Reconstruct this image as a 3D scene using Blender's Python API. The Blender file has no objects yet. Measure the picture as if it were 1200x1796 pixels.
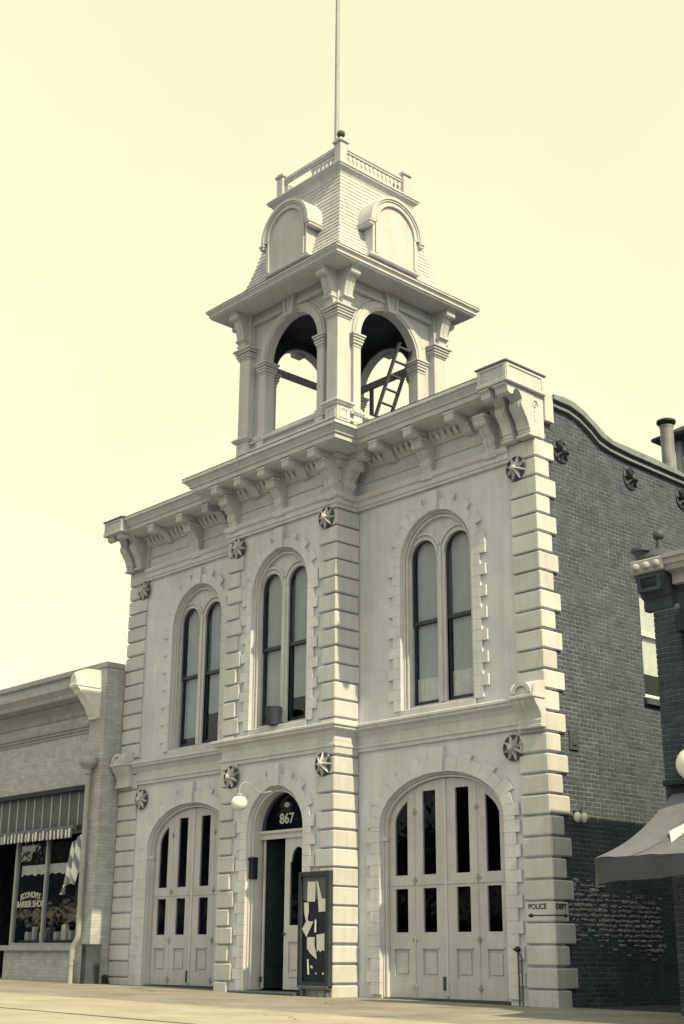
import bpy, bmesh, math, random
from mathutils import Vector, Matrix
from mathutils.geometry import tessellate_polygon
random.seed(7)
PI = math.pi
R = math.radians
scene = bpy.context.scene
COL = scene.collection

# ------------------------------------------------------------------ camera
def set_camera():
    yaw, pitch, roll = R(42.7242), R(18.349), R(0.3596)
    fh = Vector((-math.cos(yaw), math.sin(yaw), 0)); up = Vector((0, 0, 1))
    f = fh * math.cos(pitch) + up * math.sin(pitch)
    r = fh.cross(up); u = r.cross(f)
    r2 = r * math.cos(roll) + u * math.sin(roll); u2 = -r * math.sin(roll) + u * math.cos(roll)
    cam = bpy.data.cameras.new('camera'); o = bpy.data.objects.new('camera', cam); COL.objects.link(o)
    m = Matrix(((r2.x, u2.x, -f.x, 26.361), (r2.y, u2.y, -f.y, -17.389), (r2.z, u2.z, -f.z, 0.775), (0, 0, 0, 1)))
    o.matrix_world = m
    cam.sensor_fit = 'VERTICAL'; cam.sensor_height = 36.0; cam.sensor_width = 36.0
    cam.lens = 2336.6 / 1796 * 36.0
    cam.clip_start = 0.1; cam.clip_end = 4000
    scene.camera = o
set_camera()

# ------------------------------------------------------------------ sky, sun, exposure
SUN_E, SUN_A = R(45), R(4.2)
def set_light():
    w = bpy.data.worlds.new('World'); scene.world = w; w.use_nodes = True
    nt = w.node_tree; nt.nodes.clear()
    out = nt.nodes.new('ShaderNodeOutputWorld'); bg = nt.nodes.new('ShaderNodeBackground')
    sky = nt.nodes.new('ShaderNodeTexSky'); sky.sky_type = 'NISHITA'; sky.sun_disc = False
    sky.sun_elevation = SUN_E; sky.sun_rotation = R(90) + SUN_A
    sky.air_density = 1.0; sky.dust_density = 4.0; sky.ozone_density = 1.0
    bw = nt.nodes.new('ShaderNodeRGBToBW')
    pw = nt.nodes.new('ShaderNodeMath'); pw.operation = 'POWER'; pw.inputs[1].default_value = 0.28
    mul = nt.nodes.new('ShaderNodeVectorMath'); mul.operation = 'SCALE'
    mul.inputs[0].default_value = (1.0 * SKYMUL, 0.975 * SKYMUL, 0.655 * SKYMUL)
    nt.links.new(sky.outputs[0], bw.inputs[0]); nt.links.new(bw.outputs[0], pw.inputs[0])
    tc = nt.nodes.new('ShaderNodeTexCoord'); nz = nt.nodes.new('ShaderNodeTexNoise'); nz.inputs['Scale'].default_value = 2.4; nz.inputs['Detail'].default_value = 5
    nt.links.new(tc.outputs['Generated'], nz.inputs['Vector'])
    mr = nt.nodes.new('ShaderNodeMapRange'); mr.inputs[3].default_value = .88; mr.inputs[4].default_value = 1.10; nt.links.new(nz.outputs[0], mr.inputs[0])
    cl = nt.nodes.new('ShaderNodeMath'); cl.operation = 'MULTIPLY'; nt.links.new(pw.outputs[0], cl.inputs[0]); nt.links.new(mr.outputs[0], cl.inputs[1]); pw = cl
    nt.links.new(pw.outputs[0], mul.inputs['Scale']); nt.links.new(mul.outputs[0], bg.inputs[0])
    bg.inputs[1].default_value = 0.15 * SKYG
    nt.links.new(bg.outputs[0], out.inputs[0])
    l = bpy.data.lights.new('sun', 'SUN'); l.energy = 4.8; l.angle = R(0.6); l.color = (1.0, 0.83, 0.44)
    o = bpy.data.objects.new('sun', l); COL.objects.link(o)
    d = Vector((math.cos(SUN_E) * math.cos(SUN_A), -math.cos(SUN_E) * math.sin(SUN_A), math.sin(SUN_E)))
    o.rotation_euler = d.to_track_quat('Z', 'Y').to_euler(); o.location = d * 60
SKYG = 1.0
SKYMUL = 4.49
set_light()
vs = scene.view_settings
vs.view_transform = 'Standard'; vs.look = 'None'; vs.exposure = 0.4; vs.gamma = 1.0; vs.use_curve_mapping = False

cy = scene.cycles
cy.max_bounces = 6; cy.diffuse_bounces = 3; cy.glossy_bounces = 2; cy.transmission_bounces = 4; cy.transparent_max_bounces = 8; cy.caustics_reflective = False; cy.caustics_refractive = False

# ------------------------------------------------------------------ materials
MAT = {}
def mat(name, col, rough=0.7, var=0.12, vscale=1.5, streak=0.0, bump=0.0, bscale=60.0, spec=0.3, rnd=0.0, metal=0.0, grime=None, island=False):
    m = bpy.data.materials.new(name); m.use_nodes = True; nt = m.node_tree; N = nt.nodes; L = nt.links
    b = N['Principled BSDF']; b.inputs['Roughness'].default_value = rough
    b.inputs['Specular IOR Level'].default_value = spec; b.inputs['Metallic'].default_value = metal
    geo = N.new('ShaderNodeNewGeometry')
    n1 = N.new('ShaderNodeTexNoise'); n1.inputs['Scale'].default_value = vscale; n1.inputs['Detail'].default_value = 6; n1.inputs['Roughness'].default_value = .62
    L.new(geo.outputs['Position'], n1.inputs['Vector'])
    mr = N.new('ShaderNodeMapRange'); mr.inputs[1].default_value = .3; mr.inputs[2].default_value = .7
    mr.inputs[3].default_value = 1 - var; mr.inputs[4].default_value = 1 + var
    L.new(n1.outputs[0], mr.inputs[0]); fac = mr.outputs[0]
    def times(a, bsock):
        q = N.new('ShaderNodeMath'); q.operation = 'MULTIPLY'; L.new(a, q.inputs[0]); L.new(bsock, q.inputs[1]); return q.outputs[0]
    if streak > 0:
        mp = N.new('ShaderNodeMapping'); mp.inputs['Scale'].default_value = (5.5, 5.5, 0.35); L.new(geo.outputs['Position'], mp.inputs[0])
        n2 = N.new('ShaderNodeTexNoise'); n2.inputs['Scale'].default_value = 1.6; n2.inputs['Detail'].default_value = 5; L.new(mp.outputs[0], n2.inputs['Vector'])
        m2 = N.new('ShaderNodeMapRange'); m2.inputs[1].default_value = .42; m2.inputs[2].default_value = .75
        m2.inputs[3].default_value = 1.0; m2.inputs[4].default_value = 1 - streak; L.new(n2.outputs[0], m2.inputs[0]); fac = times(fac, m2.outputs[0])
        # small dark spots and chips
        n3 = N.new('ShaderNodeTexNoise'); n3.inputs['Scale'].default_value = 9; n3.inputs['Detail'].default_value = 8; n3.inputs['Roughness'].default_value = .7; L.new(geo.outputs['Position'], n3.inputs['Vector'])
        m3 = N.new('ShaderNodeMapRange'); m3.inputs[1].default_value = .64; m3.inputs[2].default_value = .74
        m3.inputs[3].default_value = 1.0; m3.inputs[4].default_value = 1 - streak * 1.3; L.new(n3.outputs[0], m3.inputs[0]); fac = times(fac, m3.outputs[0])
    if rnd > 0:
        oi = N.new('ShaderNodeObjectInfo')
        m4 = N.new('ShaderNodeMapRange'); m4.inputs[3].default_value = 1 - rnd; m4.inputs[4].default_value = 1 + rnd
        L.new(geo.outputs['Random Per Island'] if island else oi.outputs['Random'], m4.inputs[0]); fac = times(fac, m4.outputs[0])
    vm = N.new('ShaderNodeVectorMath'); vm.operation = 'SCALE'; vm.inputs[0].default_value = col; L.new(fac, vm.inputs['Scale'])
    L.new(vm.outputs[0], b.inputs['Base Color'])
    if bump > 0:
        nb = N.new('ShaderNodeTexNoise'); nb.inputs['Scale'].default_value = bscale; nb.inputs['Detail'].default_value = 4; L.new(geo.outputs['Position'], nb.inputs['Vector'])
        bp = N.new('ShaderNodeBump'); bp.inputs['Strength'].default_value = bump; bp.inputs['Distance'].default_value = .01
        L.new(nb.outputs[0], bp.inputs['Height']); L.new(bp.outputs[0], b.inputs['Normal'])
    MAT[name] = m; return m
mat('stucco', (0.535, 0.55, 0.665), .85, .14, .8, .12, .8, 38, .2)
mat('paint', (0.47, 0.48, 0.56), .72, .10, 1.6, .12, .5, 30, .25, rnd=.08)
mat('trim', (0.49, 0.5, 0.59), .7, .10, 2.0, .12, .4, 30, .25)
mat('tower', (0.46, 0.47, 0.545), .7, .07, 2.0, .12, .2, 30, .25)
mat('shingle', (0.45, 0.46, 0.53), .8, .10, 5.0, .10, .4, 40, .2, rnd=.06)
mat('doorpaint', (.43, .44, .525), .7, .10, 2.4, .12, .3, 30, .25)
mat('iron', (0.045, 0.056, 0.08), .6, .3, 8, 0, .3, 60, .4)
mat('ironpaint', (0.3, 0.315, 0.37), .6, .25, 8, .2, .3, 60, .3)
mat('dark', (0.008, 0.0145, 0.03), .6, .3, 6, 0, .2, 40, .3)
mat('sash', (0.022, 0.031, 0.05), .5, .2, 6, 0, 0, 40, .4)
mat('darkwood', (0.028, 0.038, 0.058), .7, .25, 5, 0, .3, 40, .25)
mat('wood', (0.085, 0.1, 0.135), .8, .25, 6, 0, .3, 60, .2)
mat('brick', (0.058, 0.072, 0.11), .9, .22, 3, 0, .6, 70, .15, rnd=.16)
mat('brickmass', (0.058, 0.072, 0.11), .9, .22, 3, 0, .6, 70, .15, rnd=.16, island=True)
mat('brickpale', (0.27, 0.295, 0.37), .9, .3, 9, 0, .6, 70, .15, rnd=.3, island=True)
mat('mortar', (0.165, 0.185, 0.25), .95, .45, 3.2, 0, .5, 80, .1)
mat('cope', (0.18, 0.2, 0.255), .85, .2, 3, .2, .4, 40, .2)
def coursed(name, col, joint):
    m = mat(name, col, .85, .14, 2.5, .10, .3, 40, .2); nt = m.node_tree; N = nt.nodes; L = nt.links; b = N['Principled BSDF']
    geo = N.new('ShaderNodeNewGeometry'); sep = N.new('ShaderNodeSeparateXYZ'); cmb = N.new('ShaderNodeCombineXYZ'); ad = N.new('ShaderNodeMath'); ad.operation = 'ADD'
    L.new(geo.outputs['Position'], sep.inputs[0]); L.new(sep.outputs[0], ad.inputs[0]); L.new(sep.outputs[1], ad.inputs[1]); L.new(ad.outputs[0], cmb.inputs[0]); L.new(sep.outputs[2], cmb.inputs[1])
    bt = N.new('ShaderNodeTexBrick'); bt.inputs['Scale'].default_value = 1; bt.inputs['Brick Width'].default_value = .215; bt.inputs['Row Height'].default_value = .076; bt.inputs['Mortar Size'].default_value = .007; bt.inputs['Bias'].default_value = 0
    bt.inputs['Color1'].default_value = (.86, .86, .86, 1); bt.inputs['Color2'].default_value = (1.08, 1.08, 1.08, 1); bt.inputs['Mortar'].default_value = (joint, joint, joint, 1); L.new(cmb.outputs[0], bt.inputs['Vector'])
    old = b.inputs['Base Color'].links[0].from_socket; vm = N.new('ShaderNodeVectorMath'); vm.operation = 'MULTIPLY'; L.new(old, vm.inputs[0]); L.new(bt.outputs['Color'], vm.inputs[1]); L.new(vm.outputs[0], b.inputs['Base Color'])
coursed('shopbrick', (0.385, 0.4, 0.475), .80)
mat('shoptrim', (0.31, 0.323, 0.385), .75, .1, 2.5, .18, .2, 40, .25)
mat('white', (0.6, 0.61, 0.66), .6, .06, 3, .05, .1, 40, .3)
mat('boardgrey', (0.1, 0.113, 0.145), .75, .15, 4, .1, .2, 40, .2)
mat('stone', (0.05, 0.062, 0.09), .85, .25, 3, .15, .5, 50, .2)
mat('piercbrick', (0.045, 0.056, 0.085), .9, .2, 3, 0, .5, 70, .15, rnd=.2)
mat('canvas', (0.135, 0.148, 0.205), .9, .12, 2.5, .12, .25, 120, .1)
mat('canvasdark', (0.075, 0.085, 0.11), .9, .12, 2.5, .1, .25, 120, .1)
mat('paper', (0.62, 0.63, 0.66), .8, .06, 6, .06, .1, 40, .2)
mat('shade', (0.5, 0.515, 0.59), .9, .1, 1.5, .08, 0, 40, .1)
mat('shadedark', (0.05, 0.06, 0.08), .9, .1, 1.5, .08, 0, 40, .1)
mat('curtain', (0.78, 0.79, 0.8), .9, .12, 8, .1, .2, 60, .1)
mat('opal', (0.66, 0.67, 0.72), .25, .04, 3, 0, 0, 40, .5)
mat('metal', (0.19, 0.2, 0.245), .5, .25, 4, .2, .2, 40, .4)
mat('pipe', (0.32, 0.33, 0.38), .55, .12, 4, .15, .1, 40, .3)
mat('walk', (0.225, 0.218, 0.225), .9, .26, .8, .16, .6, 25, .15)
mat('walkpale', (0.335, 0.315, 0.315), .9, .18, .9, .12, .6, 25, .15)
mat('road', (0.07, 0.074, 0.085), .9, .22, .5, 0, .7, 18, .15)
mat('earth', (0.05, 0.056, 0.072), .95, .25, .8, 0, .7, 18, .1)
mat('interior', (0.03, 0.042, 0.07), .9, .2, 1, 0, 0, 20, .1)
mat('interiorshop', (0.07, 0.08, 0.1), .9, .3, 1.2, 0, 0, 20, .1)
mat('roofing', (0.06, 0.07, 0.09), .9, .2, 2, 0, .3, 30, .1)
mat('letter', (0.02, 0.026, 0.045), .6, .1, 5)
mat('letterwhite', (0.4, 0.41, 0.46), .6, .1, 5)
def glass(name, refl, tint, gcol=(.60, .66, .74)):
    m = bpy.data.materials.new(name); m.use_nodes = True; nt = m.node_tree; N = nt.nodes; L = nt.links
    N.remove(N['Principled BSDF']); out = N['Material Output']
    tr = N.new('ShaderNodeBsdfTransparent'); tr.inputs[0].default_value = (*tint, 1)
    gl = N.new('ShaderNodeBsdfGlossy'); gl.inputs['Roughness'].default_value = .03; gl.inputs[0].default_value = (*gcol, 1)
    geo = N.new('ShaderNodeNewGeometry'); nz = N.new('ShaderNodeTexNoise'); nz.inputs['Scale'].default_value = 2.2; L.new(geo.outputs['Position'], nz.inputs['Vector'])
    bp = N.new('ShaderNodeBump'); bp.inputs['Strength'].default_value = .16; bp.inputs['Distance'].default_value = .05; L.new(nz.outputs[0], bp.inputs['Height']); L.new(bp.outputs[0], gl.inputs['Normal'])
    dt = N.new('ShaderNodeVectorMath'); dt.operation = 'DOT_PRODUCT'; L.new(geo.outputs['Normal'], dt.inputs[0]); L.new(geo.outputs['Incoming'], dt.inputs[1])
    def op(kind, a, b, c=None):
        q = N.new('ShaderNodeMath'); q.operation = kind
        for i, v in enumerate((a, b, c)):
            if v is None: continue
            if isinstance(v, (int, float)): q.inputs[i].default_value = v
            else: L.new(v, q.inputs[i])
        return q.outputs[0]
    ab = op('ABSOLUTE', dt.outputs['Value'], None); f5 = op('POWER', op('SUBTRACT', 1.0, ab), 5.0); fr = op('MULTIPLY_ADD', f5, .955, .045)
    mu = N.new('ShaderNodeMath'); mu.operation = 'MULTIPLY'; mu.inputs[1].default_value = refl; L.new(fr, mu.inputs[0])
    mx = N.new('ShaderNodeMixShader'); L.new(mu.outputs[0], mx.inputs[0]); L.new(tr.outputs[0], mx.inputs[1]); L.new(gl.outputs[0], mx.inputs[2])
    L.new(mx.outputs[0], out.inputs[0]); MAT[name] = m
glass('glass', .8, (.86, .88, .91))
glass('glassshop', 1.0, (.86, .88, .9), (.95, .97, 1.0))
glass('glassdark', .3, (.62, .68, .76))

# ------------------------------------------------------------------ mesh helpers
XZ = lambda u, v, w: (u, w, v)      # plate facing the street, w is Y
YZ = lambda u, v, w: (w, u, v)      # plate facing sideways, w is X
XY = lambda u, v, w: (u, v, w)
class MB:
    def __init__(s): s.v = []; s.f = []; s.m = []
    def add(s, vs, fs, m=0):
        n = len(s.v); s.v += [tuple(p) for p in vs]; s.f += [tuple(i + n for i in f) for f in fs]; s.m += [m] * len(fs); return s
    def box(s, x0, x1, y0, y1, z0, z1, m=0):
        return s.add([(x0, y0, z0), (x1, y0, z0), (x1, y1, z0), (x0, y1, z0), (x0, y0, z1), (x1, y0, z1), (x1, y1, z1), (x0, y1, z1)],
                     [(0, 3, 2, 1), (4, 5, 6, 7), (0, 1, 5, 4), (1, 2, 6, 5), (2, 3, 7, 6), (3, 0, 4, 7)], m)
    def cbox(s, x0, x1, y0, y1, z0, z1, c=.012, m=0):
        # box with chamfered edges
        bm = bmesh.new(); bmesh.ops.create_cube(bm, size=1)
        for v in bm.verts:
            v.co = Vector(((x0 + x1) / 2 + v.co.x * (x1 - x0), (y0 + y1) / 2 + v.co.y * (y1 - y0), (z0 + z1) / 2 + v.co.z * (z1 - z0)))
        bmesh.ops.bevel(bm, geom=bm.edges[:], offset=c, segments=1, affect='EDGES')
        bm.verts.index_update()
        s.add([v.co[:] for v in bm.verts], [[v.index for v in f.verts] for f in bm.faces], m); bm.free(); return s
    def plate(s, loops, a, b, mp=XZ, m=0):
        if not isinstance(loops[0][0], (tuple, list)): loops = [loops]
        fl = [p for l in loops for p in l]; n = len(fl)
        tris = tessellate_polygon([[Vector((p[0], p[1], 0)) for p in l] for l in loops])
        vs = [mp(p[0], p[1], a) for p in fl] + [mp(p[0], p[1], b) for p in fl]
        fs = [tuple(t) for t in tris] + [tuple(i + n for i in reversed(t)) for t in tris]
        k = 0
        for l in loops:
            q = len(l)
            for i in range(q): fs.append((k + i, k + (i + 1) % q, n + k + (i + 1) % q, n + k + i))
            k += q
        return s.add(vs, fs, m)
    def tube(s, pts, r, n=8, m=0, cap=True):
        pts = [Vector(p) for p in pts]; rs = r if isinstance(r, (list, tuple)) else [r] * len(pts)
        rings = []
        ref = None
        for i, p in enumerate(pts):
            t = (pts[min(i + 1, len(pts) - 1)] - pts[max(i - 1, 0)]).normalized()
            if ref is None: ref = Vector((0, 0, 1)) if abs(t.z) < .9 else Vector((1, 0, 0))
            a = (ref - t * ref.dot(t)).normalized(); ref = a; b = t.cross(a)
            rings.append([p + (a * math.cos(2 * PI * k / n) + b * math.sin(2 * PI * k / n)) * rs[i] for k in range(n)])
        vs = [v[:] for g in rings for v in g]; fs = []
        for i in range(len(pts) - 1):
            for k in range(n): fs.append((i * n + k, i * n + (k + 1) % n, (i + 1) * n + (k + 1) % n, (i + 1) * n + k))
        if cap: fs.append(tuple(range(n - 1, -1, -1))); fs.append(tuple((len(pts) - 1) * n + k for k in range(n)))
        return s.add(vs, fs, m)
    def lathe(s, prof, c, n=20, m=0):
        vs = []; fs = []
        for (r, z) in prof:
            for k in range(n): vs.append((c[0] + r * math.cos(2 * PI * k / n), c[1] + r * math.sin(2 * PI * k / n), c[2] + z))
        for i in range(len(prof) - 1):
            for k in range(n): fs.append((i * n + k, i * n + (k + 1) % n, (i + 1) * n + (k + 1) % n, (i + 1) * n + k))
        fs.append(tuple(range(n - 1, -1, -1))); fs.append(tuple((len(prof) - 1) * n + k for k in range(n)))
        return s.add(vs, fs, m)
    def sweep(s, path, prof, closed=False, m=0):
        # path: XY points walked so that the outside lies to the right; prof: closed (out, z) polygon
        P = [Vector(p) for p in path]; n = len(P); k = len(prof); vs = []
        for i in range(n):
            a = P[i] - P[i - 1] if (i > 0 or closed) else P[1] - P[0]
            b = P[(i + 1) % n] - P[i] if (i < n - 1 or closed) else P[i] - P[i - 1]
            na = Vector((a.y, -a.x)).normalized(); nb = Vector((b.y, -b.x)).normalized()
            d = (na + nb); d = d / max(.2, d.dot(na)) if d.length > 1e-6 else na
            for (o, z) in prof: vs.append((P[i].x + d.x * o, P[i].y + d.y * o, z))
        fs = []
        for i in range(n if closed else n - 1):
            j = (i + 1) % n
            for q in range(k): fs.append((i * k + q, i * k + (q + 1) % k, j * k + (q + 1) % k, j * k + q))
        if not closed: fs.append(tuple(range(k))); fs.append(tuple((n - 1) * k + q for q in range(k - 1, -1, -1)))
        return s.add(vs, fs, m)
    def sphere(s, c, r, n=16, m=0, sz=1.0):
        k = n // 2
        return s.lathe([(max(.001, r * math.sin(PI * i / k)), -r * sz * math.cos(PI * i / k)) for i in range(k + 1)], c, n, m)
ORG = {}
def setmesh(mb, name, origin, mats):
    me = bpy.data.meshes.new(name)
    ox, oy, oz = origin
    me.from_pydata([(x - ox, y - oy, z - oz) for x, y, z in mb.v], [], mb.f)
    for k in mats: me.materials.append(MAT[k])
    for p, i in zip(me.polygons, mb.m): p.material_index = i
    bm = bmesh.new(); bm.from_mesh(me); bmesh.ops.recalc_face_normals(bm, faces=bm.faces); bm.to_mesh(me); bm.free()
    me.polygons.foreach_set('use_smooth', [True] * len(me.polygons)); me.set_sharp_from_angle(angle=R(32)); me.update()
    return me
def tag(o, label=None, cat=None, group=None, kind=None):
    if label: o['label'] = label
    if cat: o['category'] = cat
    if group: o['group'] = group
    if kind: o['kind'] = kind
    return o
def build(mb, name, mats, parent=None, origin=None):
    if isinstance(mats, str): mats = [mats]
    if origin is None:
        if parent is not None: origin = ORG[parent.name]
        else:
            xs, ys, zs = zip(*mb.v); origin = ((min(xs) + max(xs)) / 2, (min(ys) + max(ys)) / 2, min(zs))
    o = bpy.data.objects.new(name, setmesh(mb, name, origin, mats)); COL.objects.link(o)
    po = ORG[parent.name] if parent is not None else (0, 0, 0)
    o.parent = parent; o.location = [origin[i] - po[i] for i in range(3)]
    ORG[o.name] = tuple(origin); return o
def empty(name, loc, label=None, cat=None, group=None, parent=None):
    o = bpy.data.objects.new(name, None); COL.objects.link(o); o.empty_display_size = .3
    po = ORG[parent.name] if parent is not None else (0, 0, 0)
    o.parent = parent; o.location = [loc[i] - po[i] for i in range(3)]; ORG[o.name] = tuple(loc)
    return tag(o, label, cat, group)
def inst(src, loc, parent, rz=0.0):
    o = src.copy(); COL.objects.link(o); o.parent = parent
    po = ORG[parent.name] if parent is not None else (0, 0, 0)
    o.location = [loc[i] - po[i] for i in range(3)]; o.rotation_euler = (0, 0, rz); ORG[o.name] = tuple(loc); return o
def text_mesh(body, size, bold=0.0):
    c = bpy.data.curves.new('t', 'FONT'); c.body = body; c.size = size; c.align_x = 'CENTER'; c.extrude = .002; c.offset = bold
    o = bpy.data.objects.new('t', c); COL.objects.link(o)
    dg = bpy.context.evaluated_depsgraph_get(); me = bpy.data.meshes.new_from_object(o.evaluated_get(dg))
    vs = [tuple(v.co) for v in me.vertices]; fs = [tuple(p.vertices) for p in me.polygons]
    bpy.data.objects.remove(o); bpy.data.meshes.remove(me); return vs, fs
def arch_pts(cx, spring, a, b, n=24, t0=0.0, t1=PI):
    # from the right springing over the top to the left
    return [(cx + a * math.cos(t0 + (t1 - t0) * i / n), spring + b * math.sin(t0 + (t1 - t0) * i / n)) for i in range(n + 1)]
def arch_loop(cx, z0, spring, a, b, n=24):
    return [(cx - a, z0), (cx + a, z0)] + arch_pts(cx, spring, a, b, n)
def gz(x): return .12 - .0096 * max(-12, min(x, 30))     # the pavement falls gently to the right

# ------------------------------------------------------------------ ground
def ground():
    def sheet(name, mt, x0, x1, y0, y1, dz, nx=14):
        mb = MB()
        for i in range(nx):
            a = x0 + (x1 - x0) * i / nx; b = x0 + (x1 - x0) * (i + 1) / nx
            mb.add([(a, y0, gz(a) + dz), (b, y0, gz(b) + dz), (b, y1, gz(b) + dz), (a, y1, gz(a) + dz)], [(0, 1, 2, 3)])
        return tag(build(mb, name, mt), kind='structure')
    mb = MB(); mb.add([(-900, -900, -.32), (900, -900, -.32), (900, 900, -.32), (-900, 900, -.32)], [(0, 1, 2, 3)])
    tag(build(mb, 'ground', 'earth'), kind='structure')
    sheet('street', 'road', -60, 60, -24, -9.9, -.14, 40)
    w = sheet('pavement', 'walk', -40, 40, -4.6, .4, 0, 40)
    sheet('cement_strip', 'walkpale', -40, 40, -9.9, -4.6, 0, 40)
    sheet('alley_ground', 'earth', 12.3, 15.7, .4, 16, -.01, 4)
    mb = MB()
    for i in range(40):
        a = -30 + i * 1.5; ya, yb = -7.45 + .012 * math.sin(i * 1.3), -7.45 + .012 * math.sin(i * 1.3 + 1.3)
        mb.add([(a, ya - .03, gz(a) + .004), (a + 1.5, yb - .03, gz(a + 1.5) + .004), (a + 1.5, yb + .03, gz(a + 1.5) + .004), (a, ya + .03, gz(a) + .004)], [(0, 1, 2, 3)])
    build(mb, 'tar_joint', 'stone', w)
    for i in range(17):
        x = -8 + i * 1.5; mb = MB(); mb.add([(x - .009, -4.6, gz(x) + .004), (x + .009, -4.6, gz(x) + .004), (x + .009, 0, gz(x) + .004), (x - .009, 0, gz(x) + .004)], [(0, 1, 2, 3)]); build(mb, 'tooled_joint', 'stone', w)
    rg = random.Random(11)
    for x, y in ((3.2, -1.2), (9.4, -2.0), (11.5, -5.2), (6.0, -6.1)):
        mb = MB(); p = [(x, y)]
        for i in range(14): p.append((p[-1][0] + rg.uniform(.05, .22), p[-1][1] - rg.uniform(-.08, .2)))
        for (a, b), (c, d) in zip(p, p[1:]): mb.add([(a, b - .006, gz(a) + .005), (c, d - .006, gz(c) + .005), (c, d + .006, gz(c) + .005), (a, b + .006, gz(a) + .005)], [(0, 1, 2, 3)])
        build(mb, 'crack', 'stone', w)
    # kerb stones
    k = empty('kerb', (8, -9.98, -.1)); tag(k, kind='structure')
    for i in range(30):
        x0 = -26 + i * 1.8
        mb = MB(); z = gz(x0 + .9); mb.cbox(x0 + .006, x0 + 1.794, -10.06, -9.9, z - .25, z + .006, .02); build(mb, 'kerb_stone', 'walk', k)
ground()

# ------------------------------------------------------------------ main building
W = 12.54; XL, XC, XR = 2.74, 6.28, 10.06; PL, PR = 4.56, 8.00; PY = -.58; WY = .06
HALL = empty('town_hall', (6.27, 6, 0), 'two storey pale stucco town hall with ribbed corner blocks and arched fire doors', 'building')
Z = [0, .26] + [.26 + .335 * i for i in range(1, 13)] + [4.63] + [4.99 + .345 * i for i in range(0, 14)]
Z[-1] = 9.49
DOOR = dict(a=1.48, spring=2.97, b=.87, z0=-.15)
WIN = dict(a=.905, spring=7.8, b=.905, z0=5.03)
CDOOR = dict(a=.83, spring=3.03, b=.83, z0=-.15)
def opening(cx, d): return arch_loop(cx, d['z0'], d['spring'], d['a'], d['b'], 32)
def walls():
    T = .3
    mb = MB(); mb.plate([[(.06, -.2), (PL + .06, -.2), (PL + .06, 10.5), (.06, 10.5)], opening(XL, DOOR)[:] , opening(XL, WIN)], WY, WY + T)
    build(mb, 'wall', 'stucco', HALL)
    mb = MB(); mb.plate([[(PR - .06, -.2), (W - .06, -.2), (W - .06, 10.5), (PR - .06, 10.5)], opening(XR, DOOR), opening(XR, WIN)], WY, WY + T)
    build(mb, 'wall', 'stucco', HALL)
    mb = MB(); y = PY + .06
    mb.plate([[(PL + .06, -.2), (PR - .06, -.2), (PR - .06, 10.5), (PL + .06, 10.5)], opening(XC, CDOOR), opening(XC, dict(WIN, a=.87, b=.87))], y, y + T)
    mb.box(PL + .06, PL + .36, y + T, WY + .2, -.2, 10.5); mb.box(PR - .36, PR - .06, y + T, WY + .2, -.2, 10.5)
    build(mb, 'wall', 'stucco', HALL)
    # left flank, back and inner floors
    mb = MB(); mb.box(.06, .3, WY + T, 16, -.3, 9.9); build(mb, 'flank_wall', 'stucco', HALL)
    mb = MB(); mb.box(.06, W - .06, 16, 16.3, -.3, 9.9); build(mb, 'back_wall', 'stucco', HALL)
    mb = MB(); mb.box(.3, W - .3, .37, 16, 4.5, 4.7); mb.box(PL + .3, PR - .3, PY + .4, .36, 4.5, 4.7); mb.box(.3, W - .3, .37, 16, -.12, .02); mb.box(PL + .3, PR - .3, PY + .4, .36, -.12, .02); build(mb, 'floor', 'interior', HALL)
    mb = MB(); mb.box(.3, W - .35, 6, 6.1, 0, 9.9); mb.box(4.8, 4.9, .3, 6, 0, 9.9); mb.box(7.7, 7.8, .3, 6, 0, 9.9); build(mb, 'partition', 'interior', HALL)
    mb = MB(); mb.box(.06, W - .3, .37, 16.2, 9.6, 9.7); mb.box(PL + .3, PR - .3, PY + .4, .36, 9.6, 9.7); build(mb, 'roof', 'roofing', HALL)
walls()

def quoins():
    def col(xf, side, wf, ws, y, sgn):
        # xf corner x, side +1 when the return faces +X; wf, ws = front and return widths (long, short)
        for i in range(len(Z) - 1):
            lo = i % 2 == 1
            f = wf[0] if lo else wf[1]; sd = ws[0] if lo else ws[1]
            z0, z1 = Z[i] + (.014 if i else -.15), Z[i + 1] - .014
            x0, x1 = (xf - f, xf) if side > 0 else (xf, xf + f)
            jy, jz, jx = random.uniform(-.004, .004), random.uniform(-.004, .004), random.uniform(-.003, .003)
            mb = MB(); mb.cbox(x0 + jx, x1 + jx, y + jy, y + sd + random.uniform(-.012, .012), z0 + jz, z1 + random.uniform(-.004, .004), random.uniform(.015, .026))
            o = build(mb, 'quoin', 'paint', HALL, ((x0 + x1) / 2, y + sd / 2, z0))
            if side > 0 and xf == W and i == 4: POL.append(o)
    col(W, 1, (.62, .61), (.54, .37), 0, 1)
    col(0, -1, (.72, .71), (.5, .36), 0, 1)
    # pavilion corners: the return blocks die into the side bay wall
    col(PR, 1, (.52, .40), (.63, .63), PY, 1)
    col(PL, -1, (.52, .40), (.63, .63), PY, 1)
POL = []
quoins()
# extra short dark joints in the pavilion return are real gaps between the blocks above

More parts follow.
